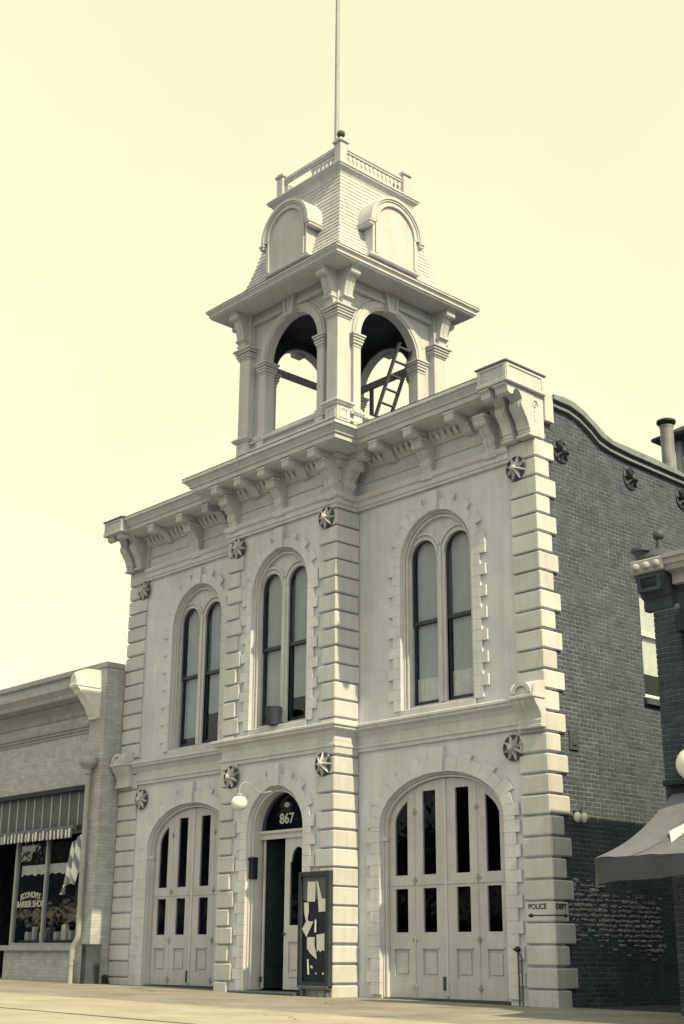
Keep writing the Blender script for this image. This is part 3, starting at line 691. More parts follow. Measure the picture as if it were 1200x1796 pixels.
def tie_plates():
    def star(mb=None):
        mb = MB(); n = 8; r = .22
        # saucer
        mb.lathe([(r, 0), (r, .025), (r * .93, .035), (r * .86, .015), (.07, .012)], (0, 0, 0), 32)
        for k in range(n):
            t = 2 * PI * k / n; c, s = math.cos(t), math.sin(t); pc, ps = -s, c
            w0, w1 = .035, .02
            vs = [(c * .03 + pc * w0, s * .03 + ps * w0, .012), (c * .03 - pc * w0, s * .03 - ps * w0, .012), (c * r + pc * w1, s * r + ps * w1, .012), (c * r - pc * w1, s * r - ps * w1, .012), (c * .03, s * .03, .11), (c * r, s * r, .05)]
            mb.add(vs, [(0, 4, 5, 2), (1, 3, 5, 4), (2, 5, 3)], 1)
        mb.lathe([(.055, .01), (.055, .12), (.03, .14)], (0, 0, 0), 8, 1); return mb
    def onfront(x, y, z):
        mb = star(); t = random.uniform(0, .8); ct, st = math.cos(t), math.sin(t); mb.v = [(x + p[0] * ct - p[1] * st, y - p[2], z + p[0] * st + p[1] * ct) for p in mb.v]; build(mb, 'tie_plate', ['iron', 'trim'], HALL)
    def onside(y, z):
        mb = star(); mb.v = [(W - .05 + p[2], y + p[0], z + p[1]) for p in mb.v]; build(mb, 'tie_plate', ['iron', 'iron'], HALL)
    for x, y, z in ((12.10, 0, 9.0), (.62, 0, 8.95), (7.72, PY, 8.98), (4.93, PY, 8.95), (11.80, .03, 4.08), (.92, .03, 4.05), (7.70, PY, 4.14), (4.93, PY, 4.14)): onfront(x, y, z)
    for y in (.78, 2.9, 4.65): onside(y, 9.42)
tie_plates()
def police_sign():
    o = POL[0]; p = []
    for body, fn in (('POLICE', lambda u, v, d: (12.20 + u, -.002 - d, 1.475 + v)), ('DEPT', lambda u, v, d: (W + .002 + d, .175 + u, 1.475 + v))):
        vs, fs = text_mesh(body, .115, .004); mb = MB(); mb.add([fn(a * (1.0 if body == 'POLICE' else .95), b, c) for a, b, c in vs], fs); build(mb, 'lettering', 'letter', o)
    mb = MB(); mb.box(12.02, 12.535, -.004, -.001, 1.365, 1.385); mb.plate([(12.0, 1.375), (12.04, 1.345), (12.10, 1.345), (12.12, 1.375), (12.10, 1.405), (12.04, 1.405)], -.0045, -.0011)
    mb.box(W + .001, W + .004, .005, .26, 1.365, 1.385); mb.plate([(.35, 1.375), (.24, 1.335), (.26, 1.375), (.24, 1.415)], W + .0012, W + .0046, YZ)
    build(mb, 'arrow', 'letter', o)
police_sign()

# ------------------------------------------------------------------ bell tower
CX, CY = 6.28, 1.13
TW = empty('bell_tower', (CX, CY, 10.5), 'open belfry with arched sides, shingled mansard roof and railing above the cornice', 'tower')
def four(make, name, mats, parent=None, faces=(0, 1, 2, 3)):
    # make(mb) is modelled for the street face about (0,0); copies turn about the tower axis
    parent = parent or TW; out = []
    mb = MB(); make(mb); mb.v = [(x + CX, y + CY, z) for x, y, z in mb.v]
    src = None
    for k in faces:
        if src is None:
            src = build(mb, name, mats, parent, (CX, CY, 0)); src.rotation_euler = (0, 0, k * PI / 2); out.append(src)
        else: out.append(inst(src, (CX, CY, 0), parent, k * PI / 2))
    return out
SQ = lambda h: [(CX - h, CY - h), (CX + h, CY - h), (CX + h, CY + h), (CX - h, CY + h)]
def tower():
    hw, sp = .86, 13.2
    # pedestal storey
    four(lambda mb: (mb.box(-1.34, 1.34, -1.5, -1.36, 10.4, 11.36), mb.cbox(-1.34, 1.34, -1.56, -1.34, 11.16, 11.22, .01), mb.cbox(-1.34, 1.34, -1.54, -1.30, 11.38, 11.46, .015), mb.cbox(-1.34, 1.34, -1.58, -1.3, 11.33, 11.385, .012)), 'parapet', 'tower')
    mb = MB(); mb.box(CX - 1.4, CX + 1.4, CY - 1.4, CY + 1.4, 10.9, 11.0); build(mb, 'floor', 'wood', TW)
    # corner piers
    def pier(mb):
        a, b = -1.63, -1.29
        mb.cbox(a, b, a, b, 11.5, 13.45, .012)
        mb.cbox(a, b, a, b, 13.64, 14.46, .008)
    def ped(mb):
        a, b = -1.645, -1.28; mb.cbox(a, b, a, b, 10.4, 11.42, .01)
        for z0, z1 in ((11.12, 11.36),):
            mb.plate([[(a + .05, z0), (b - .05, z0), (b - .05, z1), (a + .05, z1)], [(a + .1, z0 + .05), (b - .1, z0 + .05), (b - .1, z1 - .05), (a + .1, z1 - .05)]], a - .015, a + .01, XZ)
            mb.plate([[(a + .05, z0), (b - .05, z0), (b - .05, z1), (a + .05, z1)], [(a + .1, z0 + .05), (b - .1, z0 + .05), (b - .1, z1 - .05), (a + .1, z1 - .05)]], a - .015, a + .01, YZ)
        mb.cbox(a - .05, b + .05, a - .05, b + .05, 11.405, 11.44, .01); mb.cbox(a - .085, b + .085, a - .085, b + .085, 11.44, 11.495, .015); mb.cbox(a - .02, b + .02, a - .02, b + .02, 11.495, 11.54, .015)
    def cap(mb):
        a, b = -1.63, -1.29
        for o, z0, z1 in ((.02, 13.38, 13.405), (.045, 13.43, 13.48), (.07, 13.48, 13.52), (.085, 13.545, 13.60), (.12, 13.60, 13.65)): mb.cbox(a - o, b + o, a - o, b + o, z0, z1, .01)
        mb.box(a - .01, b + .01, a - .01, b + .01, 13.4, 13.62)
    four(pier, 'pier', 'tower'); four(ped, 'pedestal', 'tower'); four(cap, 'capital', 'tower')
    # inner columns carrying the arch: two on every face
    for s in (-1, 1):
        def colm(mb):
            x0, x1 = sorted((s * hw, s * (hw + .21)))
            mb.cbox(x0, x1, -1.52, -1.24, 11.5, 13.0, .01)
            mb.cbox(x0 - .02, x1 + .02, -1.55, -1.22, 10.9, 11.36, .01); mb.cbox(x0 - .06, x1 + .06, -1.6, -1.18, 11.36, 11.43, .015); mb.cbox(x0 - .03, x1 + .03, -1.56, -1.21, 11.43, 11.5, .015)
            for o, z0, z1 in ((.015, 12.90, 12.925), (.03, 12.97, 13.03), (.05, 13.03, 13.08), (.06, 13.10, 13.15), (.085, 13.15, 13.2)): mb.cbox(x0 - o, x1 + o, -1.52 - o, -1.24 + o, z0, z1, .01)
            mb.box(x0 - .005, x1 + .005, -1.525, -1.235, 12.95, 13.19)
            # wall strip between column and pier
            q0, q1 = sorted((s * (hw + .2), s * 1.3)); mb.box(q0, q1, -1.43, -1.3, 11.4, 13.25)
        four(colm, 'column', 'tower')
    # arch screens
    def arch(mb):
        loop = [(1.3, 13.2)] + [(1.3, 14.46), (-1.3, 14.46), (-1.3, 13.2)] + arch_pts(0, sp, hw, hw, 28)[::-1]
        mb.plate(loop, -1.46, -1.28)
    four(arch, 'arch_screen', 'tower')
    def archivolt(mb):
        for o, i, y in ((hw + .225, hw + .17, -1.5), (hw + .17, hw + .05, -1.525), (hw + .05, hw - .002, -1.505)):
            A = arch_pts(0, sp, o, o, 32); B = arch_pts(0, sp, i, i, 32); mb.plate(A + B[::-1], y, -1.4)
    four(archivolt, 'archivolt', 'tower')
    def spand(mb):
        for s in (-1, 1):
            # raised spandrel border
            pts = [(s * (hw + .30) * math.cos(t), sp + (hw + .30) * math.sin(t)) for t in [R(18) + R(46) * i / 10 for i in range(11)]]
            pin = [(s * (hw + .255) * math.cos(t), sp + (hw + .255) * math.sin(t)) for t in [R(18) + R(46) * i / 10 for i in range(11)]]
            mb.plate(pts + pin[::-1], -1.48, -1.45)
    four(spand, 'spandrel_moulding', 'tower')
    four(lambda mb: (mb.plate([(-.13, 14.0), (.13, 14.0), (.2, 14.47), (-.2, 14.47)], -1.6, -1.4), mb.plate([[(-.13, 14.0), (.13, 14.0), (.2, 14.46), (-.2, 14.46)], [(-.075, 14.06), (.075, 14.06), (.125, 14.40), (-.125, 14.40)]], -1.63, -1.6)), 'keystone', 'tower')
    four(lambda mb: (mb.cbox(-1.3, 1.3, -1.56, -1.3, 14.2, 14.3, .01), mb.box(-1.3, 1.3, -1.535, -1.3, 14.3, 14.47)), 'frieze_beam', 'tower')
    # scroll brackets, two on each corner
    B = [(0, 14.46), (-.40, 14.46), (-.40, 14.42), (-.36, 14.40), (-.37, 14.34), (-.33, 14.27), (-.25, 14.25), (-.23, 14.19), (-.19, 14.1), (-.15, 13.98), (-.135, 13.88), (-.15, 13.85), (-.15, 13.80), (-.10, 13.76), (-.09, 13.66), (0, 13.66)]
    def br(x0, x1):
        mb = MB(); mb.plate([(y - 1.63, z) for y, z in B], x0, x1, YZ); mb.tube([(x0 - .015, -1.93, 14.335), (x1 + .015, -1.93, 14.335)], .075, 12); mb.cbox(x0 - .02, x1 + .02, -1.8, -1.6, 13.80, 13.84, .008); mb.cbox(x0 - .03, x1 + .03, -2.05, -1.6, 14.43, 14.47, .01)
        mb.plate([(y * 1.08 - 1.63, z) for y, z in B[5:11]] + [(y * .7 - 1.63, z) for y, z in B[5:11]][::-1], (x0 + x1) / 2 - .035, (x0 + x1) / 2 + .035, YZ); return mb
    for x0 in (-1.58, 1.34): four(lambda mb, x0=x0: mb.__dict__.update(br(x0, x0 + .24).__dict__), 'scroll_bracket', 'tower')
    # eaves
    mb = MB(); e = [(-.9, 14.465), (.50, 14.465), (.50, 14.49), (.53, 14.50), (.53, 14.545), (.545, 14.56), (.565, 14.595), (.585, 14.60), (.585, 14.64), (.57, 14.652), (-.9, 14.70)]
    mb.sweep(SQ(1.62), e, True); build(mb, 'eaves', 'tower', TW)
    mb = MB(); mb.sweep(SQ(1.62), [(-.05, 14.448), (.48, 14.448), (.48, 14.462), (-.05, 14.462)], True); build(mb, 'soffit', 'tower', TW)
    mb = MB(); mb.sweep(SQ(1.62), [(.5, 14.655), (.592, 14.643), (.592, 14.655), (.5, 14.675)], True); build(mb, 'eaves_flashing', 'iron', TW)
    mb = MB(); mb.box(CX - 1.5, CX + 1.5, CY - 1.5, CY + 1.5, 14.25, 14.3); build(mb, 'ceiling', 'darkwood', TW)  # unlit belfry ceiling, its shade put into the dark colour
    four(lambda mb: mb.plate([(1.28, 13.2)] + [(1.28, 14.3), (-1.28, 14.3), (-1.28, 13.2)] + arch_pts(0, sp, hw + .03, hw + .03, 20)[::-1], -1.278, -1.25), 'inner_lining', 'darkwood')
    # tie beams on the far sides
    four(lambda mb: mb.cbox(-1.3, 1.3, -1.33, -1.21, 13.22, 13.36, .01), 'tie_beam', 'metal', faces=(2, 3))
    mb = MB(); mb.cbox(5.87, 5.95, CY + 1.24, CY + 1.32, 11.4, 13.25, .008); build(mb, 'prop', 'wood', TW)
tower()
def mansard():
    prof = [(2.13, 14.655), (1.98, 14.74), (1.85, 14.83), (1.73, 14.96), (1.64, 15.08), (1.58, 15.18), (1.50, 15.40), (1.43, 15.66), (1.36, 15.95), (1.28, 16.35), (1.21, 16.75), (1.15, 17.1), (1.12, 17.32)]
    def hz(z):
        for (a, za), (b, zb) in zip(prof, prof[1:]):
            if za <= z <= zb: return a + (b - a) * (z - za) / (zb - za)
        return prof[-1][0]
    mb = MB(); vs = []
    for h, z in prof: vs += [(CX - h + .03, CY - h + .03, z), (CX + h - .03, CY - h + .03, z), (CX + h - .03, CY + h - .03, z), (CX - h + .03, CY + h - .03, z)]
    fs = [(4 * i + k, 4 * i + (k + 1) % 4, 4 * i + 4 + (k + 1) % 4, 4 * i + 4 + k) for i in range(len(prof) - 1) for k in range(4)]
    mb.add(vs, fs); roof = build(mb, 'mansard_roof', 'shingle', TW)
    # shingle courses: tapered boards lapping the one below, cut into butts of uneven length
    z = 14.66; rows = []
    while z < 17.25: rows.append(z); z += .105 if z > 14.95 else .05
    for n, z0 in enumerate(rows):
        z1 = min(z0 + (.125 if z0 > 14.95 else .065), 17.32)
        def course(mb, z0=z0, z1=z1, n=n):
            h0, h1 = hz(z0) + .016, hz(z1) + .001; hi0 = hz(z0) - .01
            x = -h0 - (n % 2) * .06; rr = random.Random(n)
            while x < h0:
                w = rr.uniform(.1, .17); a, b = max(x, -h0), min(x + w - .004, h0)
                if b - a > .01:
                    dz = rr.uniform(-.006, .004); f = h1 / h0
                    ta, tb = max(a, -h1), min(b, h1)
                    if tb > ta: mb.add([(a, -h0, z0 + dz), (b, -h0, z0 + dz), (tb, -h1, z1), (ta, -h1, z1), (a * .995, -hi0, z0 + dz), (b * .995, -hi0, z0 + dz)], [(0, 1, 2, 3), (0, 4, 5, 1), (0, 3, 4), (1, 5, 2)])
                x += w
        four(course, 'shingle_course', 'shingle', roof)
    # dormer roundels
    def dormer(mb):
        r, s, zb, yf = .74, 15.97, 15.2, -1.70
        mb.plate(arch_loop(0, zb, s, r - .05, r - .05, 28), yf, -1.1)
        mb.cbox(-r - .02, r + .02, yf - .03, -1.4, zb - .06, zb + .01, .012)
    def hood(mb):
        r, s, yf = .74, 15.97, -1.70
        for o, i, y in ((.80, .735, -.085), (.735, .69, -.06), (.69, .62, -.035), (.62, .575, -.055)):
            A = arch_pts(0, s, o, o, 36); B = arch_pts(0, s, i, i, 36); mb.plate(A + B[::-1], yf + y, -1.1 if o > .7 else yf + .01)
        for sg in (-1, 1):
            x0, x1 = sorted((sg * .70, sg * .86)); mb.cbox(x0, x1, yf - .10, -1.32, s - .08, s - .02, .015); mb.cbox(x0 + .015, x1 - .015, yf - .075, -1.32, s - .14, s - .075, .012)
            # stiles
            x0, x1 = sorted((sg * .575, sg * .625)); mb.box(x0, x1, yf - .045, yf + .01, 15.21, s)
            x0, x1 = sorted((sg * .64, sg * .70)); mb.cbox(x0, x1, yf - .025, yf + .01, 15.21, s - .1, .008)
    for nm, fn in (('dormer', dormer), ('dormer_hood', hood)): four(fn, nm, 'tower')
    # platform cornice
    mb = MB(); mb.sweep(SQ(1.05), [(-.5, 17.10), (.07, 17.10), (.07, 17.2), (.09, 17.22), (.1, 17.27), (.13, 17.33), (.17, 17.37), (.20, 17.385), (.20, 17.42), (.225, 17.43), (.225, 17.47), (-.5, 17.50)], True); build(mb, 'platform', 'tower', TW)
mansard()
def railing():
    zb = 17.48
    rl = empty('railing', (CX, CY, zb), parent=TW)
    def post(mb):
        mb.cbox(-1.11, -.90, -1.11, -.90, zb, 18.10, .01); mb.cbox(-1.15, -.86, -1.15, -.86, 18.10, 18.16, .015); mb.cbox(-1.12, -.89, -1.12, -.89, 18.16, 18.22, .02)
        mb.cbox(-1.125, -.885, -1.125, -.885, zb, zb + .1, .01)
    four(post, 'post', 'tower', rl)
    four(lambda mb: (mb.cbox(-.92, .92, -1.06, -.95, 17.98, 18.08, .012), mb.cbox(-.92, .92, -1.04, -.97, 17.93, 17.985, .008)), 'top_rail', 'tower', rl)
    four(lambda mb: mb.cbox(-.92, .92, -1.04, -.97, 17.56, 17.61, .01), 'bottom_rail', 'tower', rl, faces=(1, 2, 3))
    # sawn balusters
    prof = [(.02, 17.6), (.05, 17.62), (.055, 17.68), (.035, 17.72), (.02, 17.76), (.03, 17.79), (.058, 17.83), (.06, 17.87), (.035, 17.91), (.055, 17.95)]
    mb = MB(); mb.plate([(-w, z) for w, z in prof] + [(w, z) for w, z in prof][::-1], -.012, .012)
    mb.plate([(-.066, 17.94), (.066, 17.94), (.066, 17.955), (-.066, 17.955)], -.02, .02)
    src = None
    for k in range(4):
        for i in range(14):
            u = -.86 + i * 1.72 / 13
            if k == 0 and u < -.05: continue           # the street side has lost its left half
            x, y = (u, -1.005); c, s = math.cos(k * PI / 2), math.sin(k * PI / 2)
            loc = (CX + x * c - y * s, CY + x * s + y * c, 0)
            if src is None: src = build(mb, 'baluster', 'tower', rl, (0, 0, 0)); src.location = [loc[j] - ORG[rl.name][j] for j in range(3)]; src.rotation_euler = (0, 0, k * PI / 2)
            else: inst(src, loc, rl, k * PI / 2)
    mb = MB(); mb.tube([(CX - .86, CY - 1.0, 17.62), (CX - .6, CY - .99, 17.58), (CX - .45, CY - .97, 17.53)], .018, 6); build(mb, 'broken_rail', 'wood', rl)
    mb = MB(); x, y = CX + 1.005, CY - 1.005; mb.lathe([(.06, 0), (.045, .03), (.03, .05), (.04, .06)], (x, y, 18.22), 14); mb.sphere((x, y, 18.36), .095, 16); build(mb, 'ball_finial', 'iron', rl)
railing()
# flagpole
mb = MB(); fx, fy = CX - .22, CY - .02
mb.tube([(fx, fy, 17.45), (fx, fy, 22), (fx + .01, fy, 27.5)], [.062, .055, .042], 12); mb.cbox(fx - .14, fx + .14, fy - .14, fy + .14, 17.49, 17.62, .02); mb.sphere((fx + .01, fy, 27.55), .09, 12)
tag(build(mb, 'flagpole', 'pipe', None, (fx, fy, 17.48)), 'tall slender pale flagpole rising from the top of the tower', 'flagpole')
# ladder in the belfry
lad = empty('ladder', (6.4, 1.75, 11.0), 'wooden ladder leaning inside the belfry arch', 'ladder')
LX = lambda z: 6.95 + .5 * (z - 12.15)
for yy in (1.55, 1.97):
    mb = MB(); mb.plate([(LX(11.0), 11.0), (LX(11.0) + .09, 11.0), (LX(13.5) + .09, 13.5), (LX(13.5), 13.5)], yy - .022, yy + .022, XZ); build(mb, 'rail', 'wood', lad)
for i in range(9):
    z = 11.15 + i * .285; mb = MB(); mb.cbox(LX(z) + .015, LX(z) + .075, 1.55, 1.97, z - .018, z + .018, .006); build(mb, 'rung', 'wood', lad)

# ------------------------------------------------------------------ roof things behind the parapet
mb = MB(); c = (11.75, 5.45, 9.6)
mb.lathe([(.14, 0), (.14, 1.78), (.148, 1.79), (.148, 1.83), (.14, 1.84), (.14, 1.86)], c, 24)
v = build(mb, 'vent_pipe', 'metal', None, c); tag(v, 'round metal vent pipe with flat cap behind the side parapet', 'vent pipe')
mb = MB(); mb.lathe([(.13, 1.84), (.19, 1.88), (.205, 1.91), (.2, 1.95), (.16, 1.97), (.05, 1.98)], c, 24); build(mb, 'cap', 'dark', v)
mb = MB(); mb.box(c[0] - .02, c[0] + .02, 4.7, 5.4, 10.44, 10.46); build(mb, 'stay', 'iron', v)
lx, ly = 11.3, 8.8
rt = empty('roof_lantern', (lx, ly, 9.6), 'small square roof lantern with wide dark eaves behind the vent pipe', 'roof lantern')
mb = MB(); q = .85
for dx in (-q, q):
    for dy in (-q, q): mb.cbox(lx + dx - .07, lx + dx + .07, ly + dy - .07, ly + dy + .07, 9.6, 12.15, .01)
for zz in (11.35, 10.2):
    mb.box(lx - q, lx + q, ly - q - .03, ly - q + .03, zz, zz + .1); mb.box(lx - q, lx + q, ly + q - .03, ly + q + .03, zz, zz + .1); mb.box(lx - q - .03, lx - q + .03, ly - q, ly + q, zz + .002, zz + .098); mb.box(lx + q - .03, lx + q + .03, ly - q, ly + q, zz + .002, zz + .098)
build(mb, 'frame', 'shoptrim', rt)
mb = MB(); e = [(lx - 1.3, ly - 1.3), (lx + 1.3, ly - 1.3), (lx + 1.3, ly + 1.3), (lx - 1.3, ly + 1.3)]
mb.add([(x, y, 12.12) for x, y in e] + [(x, y, 12.19) for x, y in e] + [(lx, ly, 13.0)], [(3, 2, 1, 0), (0, 1, 5, 4), (1, 2, 6, 5), (2, 3, 7, 6), (3, 0, 4, 7), (4, 5, 8), (5, 6, 8), (6, 7, 8), (7, 4, 8)]); build(mb, 'roof', 'dark', rt)

# ------------------------------------------------------------------ things on the front
def notice_board():
    y = PY - .05; x0, x1, z0, z1 = 7.16, 7.995, .2, 2.2
    nb = empty('notice_board', ((x0 + x1) / 2, y, z0), 'tall dark framed notice board with torn papers beside the entrance', 'notice board')
    mb = MB(); mb.plate([[(x0, z0), (x1, z0), (x1, z1), (x0, z1)], [(x0 + .07, z0 + .1), (x1 - .09, z0 + .1), (x1 - .09, z1 - .08), (x0 + .07, z1 - .08)]], y - .06, y + .04); build(mb, 'frame', 'darkwood', nb)
    mb = MB(); mb.box(x0 + .05, x1 - .07, y, y + .02, z0 + .08, z1 - .06); build(mb, 'backing', 'dark', nb)
    mb = MB(); mb.plate([(x0 + .07, 1.72), (x0 + .16, 1.68), (x0 + .30, 1.74), (x0 + .5, 1.70), (x1 - .09, 1.74), (x1 - .09, 2.12), (x0 + .07, 2.12)], y - .006, y - .001); build(mb, 'header_sheet', 'boardgrey', nb)
    xx = lambda u: x0 + .07 + (x1 - x0 - .16) * u
    sheets = [[(.18, 1.68), (.5, 1.67), (.52, 2.02), (.2, 2.03)], [(.55, 2.04), (.62, 2.02), (.78, 1.72), (.92, 1.72), (.93, 1.50), (.66, 1.49), (.62, 1.75)],
              [(.06, 1.66), (.26, 1.66), (.27, 1.5), (.22, 1.38), (.26, 1.34), (.28, 1.33), (.46, 1.33), (.18, 1.06), (.0, 1.2), (.16, 1.33), (.08, 1.48)],
              [(.52, 1.36), (.58, 1.36), (.58, 1.14), (.5, 1.14)], [(.2, 1.06), (.5, 1.06), (.5, .92), (.56, .80), (.6, .68), (.48, .72), (.34, .78), (.2, .86)],
              [(.58, 1.1), (.9, 1.12), (.9, .82), (.8, .84), (.76, .8), (.66, .84), (.6, .8)], [(.22, .68), (.28, .68), (.32, .42), (.24, .42)], [(.36, .58), (.46, .56), (.44, .52), (.36, .54)], [(.55, .46), (.6, .45), (.59, .42), (.55, .43)], [(.82, .46), (.88, .46), (.88, .42), (.82, .42)], [(.93, .98), (.97, .98), (.98, .5), (.95, .5)]]
    for i, s in enumerate(sheets):
        mb = MB(); k = .008 + .003 * (i % 4); mb.plate([(xx(u), z) for u, z in s], y - k - .002, y - k); build(mb, 'torn_sheet', 'paper' if i not in (3, 6, 10) else 'curtain', nb)
    mb = MB(); mb.cbox(x0 + .04, x1 + .0, y - .08, y + .04, .17, .23, .01); build(mb, 'ledge', 'wood', nb)
    for x in (x0 + .1, x1 - .1):
        mb = MB(); mb.cbox(x - .04, x + .04, y - .05, y + .03, .02, .18, .01); build(mb, 'leg', 'wood', nb)
notice_board()
def entry_lamp():
    g = empty('globe_lamp', (6.3, -.62, 3.75), 'white globe lamp on a curved bracket over the entrance', 'lamp')
    pts = [(6.3, -.58, 3.76), (6.3, -.8, 3.71), (6.3, -.98, 3.70), (6.3, -1.1, 3.75), (6.3, -1.2, 3.83), (6.3, -1.31, 3.86), (6.3, -1.41, 3.82), (6.3, -1.45, 3.74), (6.3, -1.45, 3.62)]
    mb = MB(); mb.tube(pts, .011, 8); build(mb, 'bracket', 'pipe', g)
    mb = MB(); mb.lathe([(.06, .0), (.085, -.03), (.09, -.06), (.02, .02)][:3], (6.3, -1.45, 3.65), 14); build(mb, 'collar', 'metal', g)
    mb = MB(); mb.sphere((6.3, -1.45, 3.46), .155, 24, 0, .95); build(mb, 'globe', 'opal', g)
entry_lamp()
# bucket on the window sill
mb = MB(); mb.lathe([(.13, 0), (.15, .18), (.165, .33), (.17, .345), (.155, .345), (.14, .1)], (6.22, PY - .02, 5.045), 18)
tag(build(mb, 'bucket', 'darkwood'), 'dark bucket standing on the sill of the middle upper window', 'bucket')
# letter box in the doorway
mb = MB(); mb.cbox(5.46, 5.60, PY + .07, PY + .2, 2.14, 2.53, .012); mb.cbox(5.45, 5.61, PY + .055, PY + .2, 2.5, 2.55, .01)
tag(build(mb, 'letter_box', 'dark'), 'dark letter box hung on the left jamb of the entrance', 'letter box')
# standpipe
sp_ = empty('standpipe', (11.8, -.03, 0), 'thin dark standpipe with a valve between the right fire door and corner', 'standpipe')
mb = MB(); mb.tube([(11.79, -.03, -.02), (11.79, -.03, .82)], .014, 8); mb.tube([(11.86, -.03, -.02), (11.86, -.03, .74), (11.82, -.03, .80)], .011, 8); build(mb, 'pipe', 'iron', sp_)
mb = MB(); mb.sphere((11.79, -.04, .86), .05, 10); mb.tube([(11.74, -.08, .86), (11.86, -.08, .86)], .018, 8); build(mb, 'valve', 'dark', sp_)
mb = MB(); mb.tube([(.03, -.09, .0), (.03, -.09, .2)], .06, 10); mb.sphere((.03, -.09, .24), .075, 10); mb.tube([(-.09, -.09, .14), (.15, -.09, .14)], .035, 8)
tag(build(mb, 'hose_valve', 'dark'), 'squat dark hose valve at the foot of the left corner', 'valve')
# twin lamps on the side wall
tl = empty('twin_lamp', (W, .72, 2.95), 'pair of small pale bulbs on a wall fitting above the alley', 'lamp')
mb = MB(); mb.cbox(W - .05, W + .0, .66, .78, 2.96, 3.06, .01); mb.tube([(W - .02, .72, 3.0), (W + .07, .72, 3.04)], .02, 8); build(mb, 'fitting', 'iron', tl)
for yy in (.63, .80):
    mb = MB(); mb.sphere((W + .06, yy, 2.93), .07, 14, 0, 1.25); b = build(mb, 'bulb', 'opal', tl)

